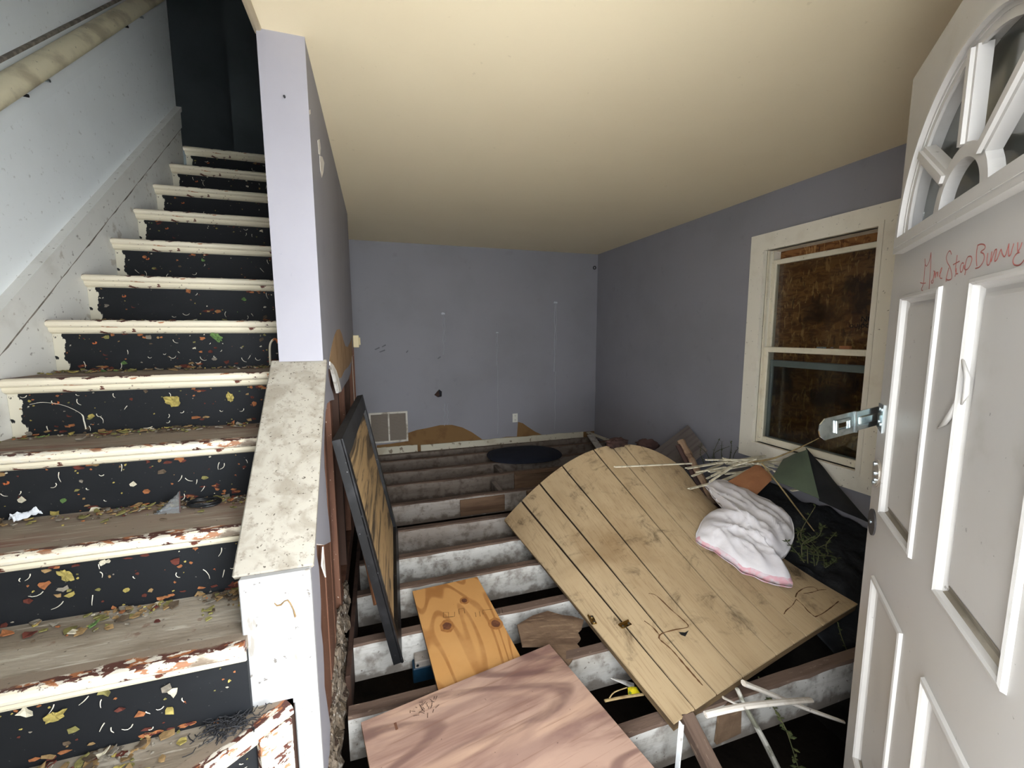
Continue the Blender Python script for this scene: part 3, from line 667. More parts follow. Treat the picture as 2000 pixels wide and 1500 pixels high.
hub = MB().prism(ell(.43, 1.62, .118, .108, 20), [ell(.43, 1.632, .088, .072, 20)], .020, None, -.006)
for an in (40, 90, 140):
    c, s_ = math.cos(R(an)), math.sin(R(an)); t = Vector((c, s_)); q = Vector((-s_, c))*.017
    A_, B_ = Vector((.43, 1.63))+t*.098, Vector((.43, 1.63))+Vector((c*.305, s_*.255))
    hub.prism([tuple(A_-q), tuple(B_-q), tuple(B_+q), tuple(A_+q)], (), .020, None, -.006)
    q *= .45
    hub.prism([tuple(A_-q), tuple(B_-q), tuple(B_+q), tuple(A_+q)], (), .006, None, .014)
mk('muntins', hub, 'door_paint', door)
mk('pane', MB().prism(ell(.43, 1.626, .324, .268), (), .004, None, -.024), 'glass_dirty', door)
# hand-written line in red marker
TX = [[(248, 230), (250, 300), (262, 352), (282, 355), (318, 292), (340, 210), (356, 118)], [(250, 330), (236, 520), (224, 650), (200, 735)], [(165, 655), (215, 668), (258, 660)], [(356, 118), (352, 300), (342, 460), (330, 640), (322, 770)], [(198, 735), (186, 770), (205, 800), (285, 812)],
      [(402, 448), (420, 462), (408, 540), (380, 610), (362, 630), (368, 664), (392, 650), (396, 600)], [(398, 580), (416, 470), (430, 470), (428, 570), (440, 500), (466, 470), (470, 545), (482, 460)], [(500, 545), (540, 440), (548, 388), (526, 430), (512, 520), (520, 575), (552, 578)],
      [(718, 150), (700, 96), (672, 102), (640, 160), (628, 225), (648, 300), (690, 372), (714, 450), (726, 530), (714, 590), (660, 608), (628, 590)], [(624, 632), (626, 580), (650, 480), (674, 390)],
      [(822, 165), (808, 270), (792, 400), (796, 470), (812, 500), (834, 488)], [(750, 336), (800, 308), (862, 274)], [(780, 545), (800, 480), (806, 400)],
      [(936, 310), (906, 308), (876, 372), (878, 450), (892, 470), (920, 430), (944, 340), (948, 400), (970, 440), (956, 520)], [(958, 420), (1000, 420), (1050, 350), (1082, 250), (1074, 196), (1046, 186), (1008, 204), (976, 290), (962, 400)],
      [(1186, -10), (1166, 120), (1164, 260), (1172, 358)], [(1186, -10), (1250, -30), (1312, -10), (1312, 50), (1240, 108), (1290, 140), (1306, 200), (1280, 290), (1216, 376), (1146, 402)],
      [(1368, 128), (1352, 240), (1352, 320), (1372, 346), (1402, 310), (1424, 200), (1440, 100)], [(1440, 100), (1424, 200), (1426, 280), (1450, 200), (1490, 80)], [(1490, 80), (1524, 64), (1508, 160), (1488, 270), (1530, 240), (1580, 110), (1604, 60)], [(1604, 60), (1626, 150), (1660, 192), (1690, 140), (1744, -40)],
      [(1744, -40), (1736, 90), (1740, 180), (1776, 150), (1800, 60), (1830, -40)], [(1900, -60), (1896, 60), (1906, 100), (1950, 20), (1975, -60)], [(1930, 115), (1880, 140), (1836, 200), (1814, 270), (1832, 330), (1896, 348), (1960, 318), (2040, 210), (2080, 120)]]
for l in TX:
    pts = [D(1780+x*.11, 480+y*.11) for x, y in l]
    pts = catmull([(p[0], p[1], .0006) for p in pts], 4)
    mk('marker_stroke', MB().tube(pts, .0011, 4, .4), 'marker_red', door)
# crease in the door skin
cr = MB()
c0 = [D(*p) for p in ((1832, 836), (1850, 826), (1866, 808), (1872, 790), (1871, 772))]
cr.tube([(a, b, .001+.004*math.sin(i*.8)) for i, (a, b) in enumerate(c0)], [.002, .006, .008, .006, .002], 8, .6)
c1 = [D(*p) for p in ((1886, 700), (1896, 740), (1893, 770), (1884, 790))]
cr.tube([(a, b, .004) for (a, b) in c1], [.003, .006, .006, .002], 8, .7)
mk('dent_ridge', cr, 'door_paint', door, smooth=True)
# lock plates
def disc(mb, cx, cy, r, z0, z1, n=28): return mb.prism([(cx+r*math.cos(2*math.pi*i/n), cy+r*math.sin(2*math.pi*i/n)) for i in range(n)], (), z1-z0, None, z0)
dp = disc(MB(), .049, 1.016, .038, 0, .004); disc(dp, .049, 1.016, .034, .004, .006)
o = mk('deadbolt_plate', dp, 'plate_nickel', door, label='round nickel lock plate')
for (a, b) in ((.049, 1.016), (.04, 1.04), (.045, .99), (.058, 1.0)): mk('screw', disc(MB(), a, b, .006, .006, .010, 10), 'screw_metal', o)
o = mk('knob_hole_cover', disc(MB(), .048, .876, .036, 0, .004), 'plate_black', door, label='round black cover plate')
mk('screw', disc(MB(), .048, .876, .005, .004, .007, 10), 'screw_metal', o)
# hinged hasp swung away from the door edge
hm = frame3(at(1716, 812, 'y', .80), at(1600, 842, 'y', .80), at(1700, 700, 'y', .80))
hs = empty('hasp', hm, 'galvanised hinged hasp swung out from the door edge', 'hasp')
hl = (at(1716, 812, 'y', .80)-at(1600, 842, 'y', .80)).length
hw = .030
def slot_plate(poly, slot=None, z=0):
    mb = MB().prism(poly, [slot] if slot else [], .003, None, z); return mb
l1 = hl*.42; l2 = hl
mk('short_link', slot_plate([(0, -hw*.9), (l1-.008, -hw*.9), (l1-.008, hw*.9), (0, hw*.9)]).bbox((.012, -.012, -.004), (l1-.018, .012, .006), .003), 'zinc', hs)
mk('hinge_pin', MB().tube([(l1-.004, -hw, 0), (l1-.004, hw, 0)], .005, 10), 'zinc', hs)
mk('slotted_plate', slot_plate([(l1, -hw), (l2-.022, -hw), (l2-.004, -hw*.55), (l2, 0), (l2-.004, hw*.55), (l2-.022, hw), (l1, hw)], [(l1+.03, -.007), (l1+.062, -.007), (l1+.062, .007), (l1+.03, .007)]).prism([(l1+.018, -.017), (l1+.074, -.017), (l1+.074, .017), (l1+.018, .017)], [[(l1+.024, -.010), (l1+.068, -.010), (l1+.068, .010), (l1+.024, .010)]], .004, None, -.005).prism([(l1+.018, -.017), (l1+.074, -.017), (l1+.074, .017), (l1+.018, .017)], [[(l1+.024, -.010), (l1+.068, -.010), (l1+.068, .010), (l1+.024, .010)]], .004, None, .003), 'zinc', hs)
mk('screw_leaf', MB().prism([(.0, 1.138), (.05, 1.128), (.05, 1.205), (.0, 1.205)], [], .003, None, .0), 'zinc', hs, hm.inverted() @ DM)
for (a, b) in ((.018, 1.19), (.036, 1.19), (.018, 1.155), (.036, 1.15)):
    mk('screw', disc(MB(), a, b, .005, .003, .005, 10), 'screw_metal', hs, hm.inverted() @ DM)

# ============================================================ WINDOW
wi = empty('window_1', (XR, 2.17, .42), 'cream double-hung window boarded up from outside', None, None, 'structure')
winv = Matrix.Translation((-XR, -2.17, -.42))
def wk(name, mb, m, **k): return mk(name, mb, m, wi, winv, **k)
T0, T1, B0, B1 = 1.635, 2.65, .415, 2.14
c_ = .118
def wtrim(poly, x0, x1, nm='casing', m='window_trim'): return wk(nm, MB().prism(poly, (), x1-x0, Matrix(((0, 0, 1, x0), (1, 0, 0, 0), (0, 1, 0, 0), (0, 0, 0, 1)))), m)
for poly in ([(T0, B0), (T1, B0), (T1-c_, B0+c_), (T0+c_, B0+c_)], [(T1, B0), (T1, B1), (T1-c_, B1-c_), (T1-c_, B0+c_)], [(T0, B1), (T0+c_, B1-c_), (T1-c_, B1-c_), (T1, B1)], [(T0, B0), (T0+c_, B0+c_), (T0+c_, B1-c_), (T0, B1)]):
    wtrim(poly, XR-.028, XR)
i0, i1, j0, j1 = T0+c_-.02, T1-c_+.02, B0+c_-.02, B1-c_+.02; e = .028
for poly in ([(i0, j0), (i1, j0), (i1-e, j0+e), (i0+e, j0+e)], [(i1, j0), (i1, j1), (i1-e, j1-e), (i1-e, j0+e)], [(i0, j1), (i0+e, j1-e), (i1-e, j1-e), (i1, j1)], [(i0, j0), (i0+e, j0+e), (i0+e, j1-e), (i0, j1)]):
    wtrim(poly, XR-.036, XR+.03, 'stop_bead')
y0, y1 = i0+e, i1-e; z0, z1 = j0+e, j1-e
for (a, b) in (((XR, y0-.012, z0-.012), (XR+.135, y0, z1+.012)), ((XR, y1, z0-.012), (XR+.135, y1+.012, z1+.012)), ((XR, y0, z1), (XR+.135, y1, z1+.012)), ((XR, y0, z0-.014), (XR+.135, y1, z0))):
    wk('jamb', MB().box(a, b), 'window_trim')
for (a, b) in ((y0, y0+.012), (y1-.012, y1)):
    wk('track', MB().box((XR+.004, a, z0), (XR+.0215, b, z1)), 'sash_cream'); wk('track', MB().box((XR+.051, a, 1.295), (XR+.0555, b, z1)), 'sash_cream')
def sash(nm, x, za, zb, w, wt, wb_, mat='sash_cream'):
    s_ = empty(nm); s_.parent = wi; s_.matrix_local = winv
    for (a, b) in (((x, y0, za), (x+.028, y0+w, zb)), ((x, y1-w, za), (x+.028, y1, zb)), ((x, y0+w, zb-wt), (x+.028, y1-w, zb)), ((x, y0+w, za), (x+.028, y1-w, za+wb_))):
        mk('rail' if b[1]-a[1] > .2 else 'stile', MB().bbox(a, b, .004), mat, s_)
    mk('pane', MB().box((x+.012, y0+w-.004, za+wb_-.004), (x+.016, y1-w+.004, zb-wt+.004)), 'glass', s_)
sash('lower_sash', XR+.022, z0, 1.292, .040, .040, .05)
sash('upper_sash', XR+.056, 1.255, z1-.068, .034, .036, .036)
sash('storm_sash', XR+.10, z0+.01, 1.19, .022, .05, .03, 'storm_grey')
bd = wk('board', MB().box((XR+.142, T0-.1, B0-.1), (XR+.156, T1+.1, B1+.1)), 'osb', label='dark strand board behind the glass')
wk('latch', MB().bbox((XR+.024, 2.06, 1.293), (XR+.05, 2.11, 1.303), .002), 'screw_metal')
ft = bpy.data.fonts.load('<builtin>') if False else None
def text_obj(name, txt, size, mtx, mat, parent):
    c = bpy.data.curves.new(name, 'FONT'); c.body = txt; c.size = size; c.extrude = .0004
    t = bpy.data.objects.new(name, c); COL.objects.link(t); bpy.context.view_layer.update()
    me = bpy.data.meshes.new_from_object(t.evaluated_get(bpy.context.evaluated_depsgraph_get())); COL.objects.unlink(t); bpy.data.objects.remove(t)
    me.materials.clear(); me.materials.append(MATS[mat]); o = bpy.data.objects.new(name, me); COL.objects.link(o); o.parent = parent; o.matrix_local = mtx; return o
# faint stencil print on the strand board
def printed(txt, size, y, z): text_obj('stencil_print', txt, size, Matrix(((0, 0, -1, .1414), (-1, 0, 0, y-2.17), (0, 1, 0, z-.42), (0, 0, 0, 1))), 'osb_print', wi)
printed('NC', .050, 1.922, 1.468); printed('oujoc', .052, 1.988, 1.430)
mk('wood_block', MB().bbox((XR+.028, 1.90, 1.2925), (XR+.05, 1.965, 1.314), .002), 'cardboard', label='small brown block on the window meeting rail', cat='block')

# ============================================================ WALL FITTINGS
vt = empty('wall_vent', (.09, YB, .11), 'white air return grille low on the back wall', 'vent'); vinv = Matrix.Translation((-.09, -YB, -.11))
vx0, vx1, vz0, vz1 = -.125, .315, .118, .486
for (a, b) in (((vx0, vz0), (vx1, vz0+.022)), ((vx0, vz1-.022), (vx1, vz1)), ((vx0, vz0+.022), (vx0+.022, vz1-.022)), ((vx1-.022, vz0+.022), (vx1, vz1-.022)), ((.088, vz0+.022), (.106, vz1-.022))):
    mk('frame', MB().bbox((a[0], YB-.014, a[1]), (b[0], YB-.0005, b[1]), .002), 'vent_white', vt, vinv)
mk('backing', MB().box((vx0+.01, YB-.003, vz0+.01), (vx1-.01, YB-.001, vz1-.01)), 'vent_slot', vt, vinv)
for i in range(22):
    z = vz0+.03+i*.0146
    for (a, b) in ((vx0+.022, .088), (.106, vx1-.022)):
        mk('slat', MB().add([(a, YB-.009, z), (b, YB-.009, z), (b, YB-.003, z+.008), (a, YB-.003, z+.008), (a, YB-.010, z-.001), (b, YB-.010, z-.001), (b, YB-.004, z+.007), (a, YB-.004, z+.007)], [(0, 1, 2, 3), (7, 6, 5, 4), (4, 5, 1, 0), (3, 2, 6, 7)]), 'vent_slot', vt, vinv)
ou = empty('wall_outlet', (1.675, YB, .31), 'white duplex power outlet on the back wall', 'outlet'); oinv = Matrix.Translation((-1.675, -YB, -.31))
mk('cover_plate', MB().bbox((1.64, YB-.007, .255), (1.71, YB-.0005, .37), .002), 'outlet_white', ou, oinv)
for z in (.284, .34):
    s_ = mk('socket', MB().bbox((1.658, YB-.010, z-.018), (1.692, YB-.006, z+.018), .003), 'outlet_white', ou, oinv)
    for x in (1.667, 1.68): mk('slot', MB().box((x, YB-.0105, z-.006), (x+.003, YB-.0098, z+.009)), 'slot_dark', s_)
rg = MB(); n = 18
for i in range(n):
    a = 2*math.pi*i/n
    for (r_, y) in ((.024, 0), (.024, -.006), (.013, -.006), (.013, 0)): rg.v.append((2.791+r_*math.cos(a), YB-.0005+y, 2.265+r_*math.sin(a)))
for i in range(n):
    for q in range(3): rg.f.append((i*4+q, i*4+q+1, ((i+1) % n)*4+q+1, ((i+1) % n)*4+q)); rg.mi.append(0)
mk('cable_grommet', rg, 'iron_black', label='small black ring high in the back corner', cat='grommet')
sw = empty('light_switch', (-.17, 4.06, 1.34), 'cream switch box on the far end of the partition', 'switch'); swi = Matrix.Translation((.17, -4.06, -1.34))
mk('box', MB().bbox((-.199, 3.985, 1.285), (-.152, 4.05, 1.392), .003), 'switch_cream', sw, swi)
mk('rocker', MB().bbox((-.152, 4.0, 1.305), (-.140, 4.04, 1.372), .003), 'switch_cream', sw, swi)

# ============================================================ LOOSE THINGS ON THE JOISTS
# --- bowed sheet of grooved wood panelling
Lp = lambda v: Vector((.955, 1.105, .02)).lerp(Vector((.847, 2.85, .03)), v)
_rk = catmull([(2.29, 1.365, .02), (2.215, 1.68, .085), (2.17, 2.2, .22), (2.14, 2.5, .397)], 24)
def Rp(v):
    f = v*(len(_rk)-1); i = min(int(f), len(_rk)-2); return _rk[i].lerp(_rk[i+1], f-i)
def Mp(v):
    p = Vector((1.76, 1.262, 0)).lerp(Vector((1.724, 2.75, 0)), v); p.z = .03+.523*v**1.25; return p
UM = .6
def PS(u, v):
    a, m, b = Lp(v), Mp(v), Rp(v)
    return a*((u-UM)*(u-1)/(UM)) + m*(u*(u-1)/(UM*(UM-1))) + b*(u*(u-UM)/(1-UM))
def project(p):
    d = p-CAM; z = d.dot(FW); return 1000+FPX*d.dot(RT)/z, 750-FPX*d.dot(UP)/z
_tab = [(project(PS(i/110, j/110)), i/110, j/110) for i in range(111) for j in range(111)]
def hitPS(x, y):
    b = min(_tab, key=lambda t: (t[0][0]-x)**2+(t[0][1]-y)**2)
    return PS(b[1], b[2]), b[1], b[2]
pn = empty('panelling_sheet', PS(0, 0), 'bowed sheet of grooved tan wood panelling over the joists', 'panelling')
pinv = Matrix.Translation(-PS(0, 0))
gr = [hitPS(*p)[1] for p in ((1354, 1377), (1398, 1352), (1452, 1321), (1518, 1284), (1552, 1261), (1576, 1245), (1608, 1220))]
us = [0]+sorted(gr)+[1]
for i in range(len(us)-1):
    a, b = us[i]+(.0031 if i else 0), us[i+1]-(.0031 if i < len(us)-2 else 0)
    mk('plank', MB().grid(lambda u, v, a=a, b=b: PS(a+(b-a)*u, v), max(3, int((b-a)*26)), 40, .008), 'panel_oak', pn, pinv, smooth=False)
sh = Vector((0, 0, -.0130))
mk('backing_sheet', MB().grid(lambda u, v: PS(.003+.994*u, .002+.996*v)+sh, 26, 30, .008), 'panel_back', pn, pinv)
mk('edge_batten', MB().grid(lambda u, v: PS(.026*u, v)+Vector((0, 0, -.0085)), 2, 30, .026), 'panel_edge', pn, pinv)
mk('edge_batten', MB().grid(lambda u, v: PS(.03+.96*u, .018*v)+Vector((0, 0, -.0085)), 30, 2, .026), 'panel_edge', pn, pinv)
def onpanel(pts, off=.002):
    out = []
    for x, y in pts:
        p, u, v = hitPS(x, y); p = p.copy(); p.z += off; out.append(p)
    return out
for pts, r in (([(1268, 1160), (1284, 1166), (1310, 1187), (1330, 1208), (1342, 1222), (1322, 1230), (1296, 1236), (1288, 1240)], .004), ([(1288, 1238), (1292, 1250), (1310, 1270), (1335, 1298), (1360, 1328), (1372, 1342)], .0045), ([(1258, 1212), (1275, 1228), (1290, 1240)], .0045),
               ([(1554, 1168), (1560, 1158), (1574, 1149), (1588, 1148), (1598, 1152)], .0035), ([(1556, 1172), (1568, 1182), (1580, 1195), (1592, 1204)], .0035), ([(1592, 1204), (1606, 1198), (1622, 1188), (1638, 1174)], .004), ([(1530, 1197), (1536, 1190), (1548, 1184), (1556, 1172)], .003), ([(1570, 1158), (1584, 1156), (1600, 1153), (1614, 1152)], .003)):
    c = catmull(onpanel(pts, .0008), 4); mk('split', MB().tube(c, [r*random.uniform(.3, 1.0) for _ in c], 6, .3), 'split_brown', pn, pinv)
br = [onpanel([(x, y)])[0] for x, y in ((1324, 1236), (1336, 1233), (1347, 1235), (1338, 1241), (1327, 1239))]
mk('splinter_hole', MB().add(br, [(0, 1, 2, 3, 4)[::-1]]), 'iron_black', pn, pinv)
for (x, y, ang) in ((1157, 1216, 1.4), (1221, 1223, .2)):
    p = onpanel([(x, y)])[0]; Hm = Matrix.Translation(p+Vector((0, 0, .002))) @ Matrix.Rotation(ang, 4, 'Z')
    hg = mk('hinge', MB().bbox((-.03, -.012, 0), (.03, .012, .003), .001), 'brass', pn, pinv @ Hm)
    mk('knuckle', MB().tube([(-.03, .012, .005), (.03, .012, .005)], .005, 8), 'brass', hg)
    for q in (-.018, .018): mk('screw', disc(MB(), q, -.002, .005, .003, .006, 8), 'screw_metal', hg)

# --- loose boards
def board(name, label, o, xp, yp, w, l, t, mat, edge='ply_edge', cat='board', jitter=0, group=None):
    m = frame3(o, xp, yp); mb = MB()
    pts = [(0, 0), (w, 0), (w, l), (0, l)]
    if jitter: pts = jag((0, 0), (w, 0), 6, jitter)+jag((w, 0), (w, l), 8, jitter)+jag((w, l), (0, l), 6, jitter)+jag((0, l), (0, 0), 8, jitter)
    mb.cur = 0; mb.prism(pts, (), t, None, -t, side=1)
    return mk(name, mb, [mat, edge], mtx=m, label=label, cat=cat, group=group)
z = -.010
o_ = at(860, 1345, 'z', z)
pb = board('plywood_strip', 'small honey coloured plywood offcut with knots lying across joists', at(1022, 1276, 'z', z)*0+Vector((.178, 1.535, z)), Vector((.56, 1.56, z)), Vector((.239, 2.245, z)), .372, .70, .018, 'plywood_new')
kinv = frame3(Vector((.178, 1.535, z)), Vector((.56, 1.56, z)), Vector((.239, 2.245, z))).inverted()
for (x, y, r_) in ((1039, 1214, 0), (873, 1223, .021), (968, 1218, .021), (907, 1173, .015)):
    if not r_: continue
    p = kinv @ at(x, y, 'z', z)
    for rr, mt, zz in ((r_*1.7, 'knot_ring', .0003), (r_, 'knot', .0006)):
        if mt not in MATS: M(mt, (166, 114, 62) if mt == 'knot_ring' else (112, 70, 46), .7, [L(40, .4, .6, (150, 100, 54) if mt == 'knot_ring' else (92, 56, 38))])
        mk('knot', MB().prism([(p.x+rr*math.cos(a*.45)*random.uniform(.9, 1.1), p.y+rr*1.25*math.sin(a*.45)*random.uniform(.9, 1.1)) for a in range(14)], (), zz, None, 0), mt, pb)
for i, (ln) in enumerate(([(866, 1206), (866, 1196), (876, 1196), (876, 1206), (888, 1204), (888, 1195)], [(897, 1200), (896, 1190), (906, 1188), (908, 1198)], [(930, 1205), (928, 1196)], [(938, 1204), (936, 1194)], [(944, 1200), (942, 1192), (962, 1190)], [(976, 1200), (974, 1190)], [(982, 1198), (980, 1188)], [(866, 1206), (888, 1204)])):
    pts = [kinv @ at(x, y, 'z', z) for x, y in ln]
    mk('stamp_line', MB().tube([(p.x, p.y, .0004) for p in pts], .0009, 4, .4), 'osb_print', pb)
bz = .014
O = Vector((-.109, 1.458, bz)); X1 = Vector((.682, 1.602, bz))
xd = (X1-O).normalized(); yd = Vector((-xd.y, xd.x, 0))
big = board('plywood_sheet', 'large weathered reddish plywood sheet in the doorway foreground', O-yd*.86, O-yd*.86+xd, O, .806, .86, .018, 'plywood_big')
for i in range(26):     # grit and splinters caught on it are fixed specks
    a = Vector((random.gauss(.22, .03), random.gauss(.80, .02), .001)); an = random.uniform(0, 3.1); l_ = random.uniform(.006, .022)
    mk('splinter', MB().tube([a, a+Vector((math.cos(an)*l_, math.sin(an)*l_, .003))], .0011, 4), 'stud_dark', big)
mk('staple_gouge', MB().bbox((.103, .77, -.001), (.112, .80, .0008), .0003), 'stud_brown', big)

# --- framed board leaning on the partition
B_, C_, T_ = Vector((.017, 1.738, -.022)), Vector((.058, 3.004, -.022)), Vector((-.178, 1.79, .985))
fm = frame3(B_, C_, T_)
fl_, fh = (C_-B_).length, (T_-B_).length
fb = empty('framed_board', fm, 'black framed board with mouldy tan face leaning on the partition', 'framed board')
fw = .075
def rrect(a, b, c, d, r): 
    out = []
    for (cx, cy, s0) in ((b-r, c+r, -90), (b-r, d-r, 0), (a+r, d-r, 90), (a+r, c+r, 180)):
        for i in range(5): t = R(s0+i*22.5); out.append((cx+r*math.cos(t), cy+r*math.sin(t)))
    return out
mk('face', MB().box((fw-.01, fw-.01, .008), (fl_-fw+.01, fh-fw+.01, .016)), 'canvas_mould', fb)
mk('back_board', MB().box((.03, .03, .0), (fl_-.03, fh-.03, .008)), 'stud_dark', fb)
for nm, poly in (('bottom_rail', [(0, 0), (fl_, 0), (fl_-fw, fw), (fw, fw)]), ('top_rail', [(0, fh), (fw, fh-fw-.015), (fl_-fw, fh-fw-.015), (fl_, fh)][::-1]), ('near_stile', [(0, 0), (fw, fw), (fw, fh-fw-.015), (0, fh)][::-1] if False else [(0, 0), (fw, fw), (fw, fh-fw-.015), (0, fh)]), ('far_stile', [(fl_, 0), (fl_, fh), (fl_-fw, fh-fw-.015), (fl_-fw, fw)])):
    mk(nm, MB().prism(poly, (), .038, None, -.004), 'frame_face' if nm == 'top_rail' else 'frame_black', fb)
mk('edge_bead', MB().tube([(.0, 0, .034), (.0, fh, .034)], .006, 8), 'frame_black', fb)
pm = frame3(at(735, 1180, 'y', 1.95), at(715, 1085, 'y', 2.1), at(700, 1120, 'y', 2.2))
mk('orange_offcut', MB().bbox((0, -.01, -.008), (.34, .02, .008), .002), 'cardboard', mtx=pm, label='narrow orange wood offcut tucked behind the black framed board', cat='offcut')

# --- dark oval cushion near the back wall
mb = MB(); n, rn = 40, 9
cc = Vector((1.585, 4.49, -.03))
def cush(i, t, sgn):
    a = 2*math.pi*i/n; ex = 2.4
    ca, sa = math.cos(a), math.sin(a); q = (abs(ca)**ex+abs(sa)**ex)**(-1/ex)
    x, y = .43*ca*q*t, .33*sa*q*t
    rot = -.10
    return Vector((cc.x+x*math.cos(rot)-y*math.sin(rot), cc.y+x*math.sin(rot)+y*math.cos(rot), cc.z+.035+sgn*(.034*(1-t**5)**.6+.010*noise.noise(Vector((x*6, y*6, 1)))*(1-t)+.004*math.sin(x*9)*(1-t))))
for sgn in (1, -1):
    b = len(mb.v)
    for j in range(rn+1):
        for i in range(n): mb.v.append(tuple(cush(i, j/rn, sgn)))
    for j in range(rn):
        for i in range(n):
            q = (b+j*n+i, b+j*n+(i+1) % n, b+(j+1)*n+(i+1) % n, b+(j+1)*n+i)
            mb.f.append(q[::-1] if sgn > 0 else q); mb.mi.append(0)
cu = mk('oval_cushion', mb, 'cushion_navy', label='dark navy oval cushion lying on the far joists', cat='cushion', smooth=True)
mk('piping', MB().tube([cush(i, 1.0, 1) for i in range(n)]+[cush(0, 1.0, 1)], .007, 6), 'cushion_navy', cu)

# --- snapped trims and boards in the far corner
def stick(name, label, p, q, w, t, mat, cat='stick', group=None, end=None, parent=None):
    p, q = Vector(p), Vector(q); l = (q-p).length; up_ = Vector((0, 0, 1)) if abs((q-p).normalized().z) < .9 else Vector((1, 0, 0))
    m = frame3(p, q, p+up_.cross(q-p)); r = random.Random(int(p.x*1e4) & 0xffff)
    pts = [(0, -w/2), (l*.33, -w/2*(1+r.uniform(-.08, .08))), (l*.66, -w/2*(1+r.uniform(-.08, .08))), (l-r.uniform(0, w), -w/2), (l, r.uniform(-.3, .3)*w), (l-r.uniform(0, w), w/2), (l*.5, w/2*(1+r.uniform(-.08, .08))), (0, w/2), (r.uniform(-.5, .5)*w, 0)]
    return mk(name, MB().prism(pts, (), t, None, -t/2), mat, mtx=m, label=label, cat=cat, group=group)
stick('loose_trim', 'snapped cream trim length fallen along the foot of the window wall', at(1142, 842, 'x', 2.74), at(1246, 882, 'x', 2.70), .055, .016, 'baseboard_cream', 'trim')
stick('loose_trim', 'short grey white trim piece standing askew in the back corner', at(1153, 850, 'y', 4.7), at(1180, 888, 'y', 4.0), .085, .014, 'joist_white', 'trim')
mk('wood_chunk', lump(0, 0, 0, .06, 3.3, (1.5, .8, .6)), 'maroon_wood', mtx=Matrix.Translation((PS(.62, .985)+Vector((-.07, -.03, .04)))), label='dark maroon wood chunk at the top of the panelling sheet', cat='wood')
mk('cloth_lump', lump(0, 0, 0, .085, 9.3, (1.3, 1, .8), 14), 'cloth_pink', mtx=Matrix.Translation(at(1264, 870, 'y', 3.7)), label='crumpled dusky pink cloth against the window wall', cat='cloth', smooth=True)
gb = [at(1270, 889, 'x', 2.52), at(1330, 912, 'x', 2.5), at(1402, 868, 'x', 2.78), at(1345, 832, 'x', 2.80)]
board('leaning_board', 'grey grooved board leaning against the wall beside the window', gb[0], gb[3], gb[1], (gb[3]-gb[0]).length, (gb[1]-gb[0]).length*1.0, .012, 'grey_board', 'grey_board')
# rotten strip of timber standing up out of the pile
tp = [at(x, y, 'y', yy) for x, y, yy in ((1329, 860, 2.62), (1343, 886, 2.55), (1358, 915, 2.48), (1375, 945, 2.40), (1392, 985, 2.30))]
mb = MB(); 
mb.tube(catmull(tp, 4), [.034+.012*noise.noise(Vector((i*.9, 0, 0))) for i in range(17)], 8, .7)
rt = mk('rotten_timber', mb, 'bark_brown', label='rotten brown timber strip poking up beside the white bag', cat='timber')
mb = MB(); mb.tube([p+Vector((-.034, -.016, -.030)) for p in catmull(tp, 4)], [.026]*17, 6, .7)
mk('dark_side', mb, 'maroon_wood', rt)
mk('maroon_offcut', lump(0, 0, 0, .07, 1.3, (1.0, .9, .6)), 'maroon_wood', mtx=Matrix.Translation(at(1404, 985, 'y', 2.28)+Vector((0, 0, -.04))), label='dark maroon offcut tucked under the white bag', cat='wood')

# --- heap of thin wooden slats and stalks under the window
rs = random.Random(5)
sl = [((1200, 912), (1352, 905), 2.36, 2.42), ((1352, 930), (1412, 905), 2.4, 2.5), ((1385, 922), (1482, 905), 2.35, 2.35), ((1380, 935), (1450, 902), 2.35, 2.40), ((1395, 945), (1470, 915), 2.3, 2.3), ((1345, 955), (1385, 945), 2.2, 2.25), ((1400, 905), (1495, 890), 2.35, 2.35), ((1440, 905), (1540, 902), 2.25, 2.2), ((1430, 900), (1510, 908), 2.2, 2.2), ((1390, 930), (1440, 905), 2.28, 2.33), ((1412, 895), (1480, 910), 2.3, 2.25), ((1470, 905), (1530, 915), 2.15, 2.15), ((1480, 905), (1525, 925), 2.12, 2.12), ((1340, 915), (1440, 898), 2.45, 2.42), ((1386, 941), (1430, 912), 2.26, 2.26), ((1512, 921), (1548, 936), 2.08, 2.05), ((1545, 958), (1584, 953), 2.0, 1.95), ((1360, 922), (1418, 912), 2.38, 2.35)]
sl += [((rs.uniform(1370, 1440), rs.uniform(898, 935)), (rs.uniform(1450, 1525), rs.uniform(892, 918)), *(lambda q: (q, q-.05))(rs.uniform(2.16, 2.4))) for _ in range(9)]
for i, (a, b, ya, yb) in enumerate(sl):
    lab = {0: 'long thin pale slat lying across the far end of the panelling', 5: 'short broken pale slat poking out left of the white bag', 15: 'pointed pale slat lying on the dull green sheet', 16: 'stubby white slat at the lower edge of the green sheet'}.get(i, 'thin pale wooden slat in the heap below the boarded window')
    stick('wooden_slat', lab, at(*a, 'y', ya), at(*b, 'y', yb), rs.uniform(.014, .028), .007, 'slat_cream', 'slat', 'slats heaped below the window')
bl = [at(x, y, 'y', yy) for x, y, yy in ((1440, 905, 2.2), (1500, 898, 2.12), (1540, 884, 2.05), (1575, 868, 1.98), (1599, 856, 1.95))]
mk('dry_stalk', MB().tube(catmull(bl, 5), [.012-.0004*i for i in range(21)], 6, .5), 'stem_dry', label='bent dry brown stalk curving up across the window', cat='stalk')
mk('long_twig', MB().tube(catmull([at(1488, 905, 'y', 2.05), at(1520, 945, 'y', 1.98), at(1560, 998, 'y', 1.9), at(1600, 1050, 'y', 1.8)], 4), [.006-.0002*i for i in range(13)], 6), 'stem_dry', label='long thin straight twig slanting over the black tarp', cat='twig')
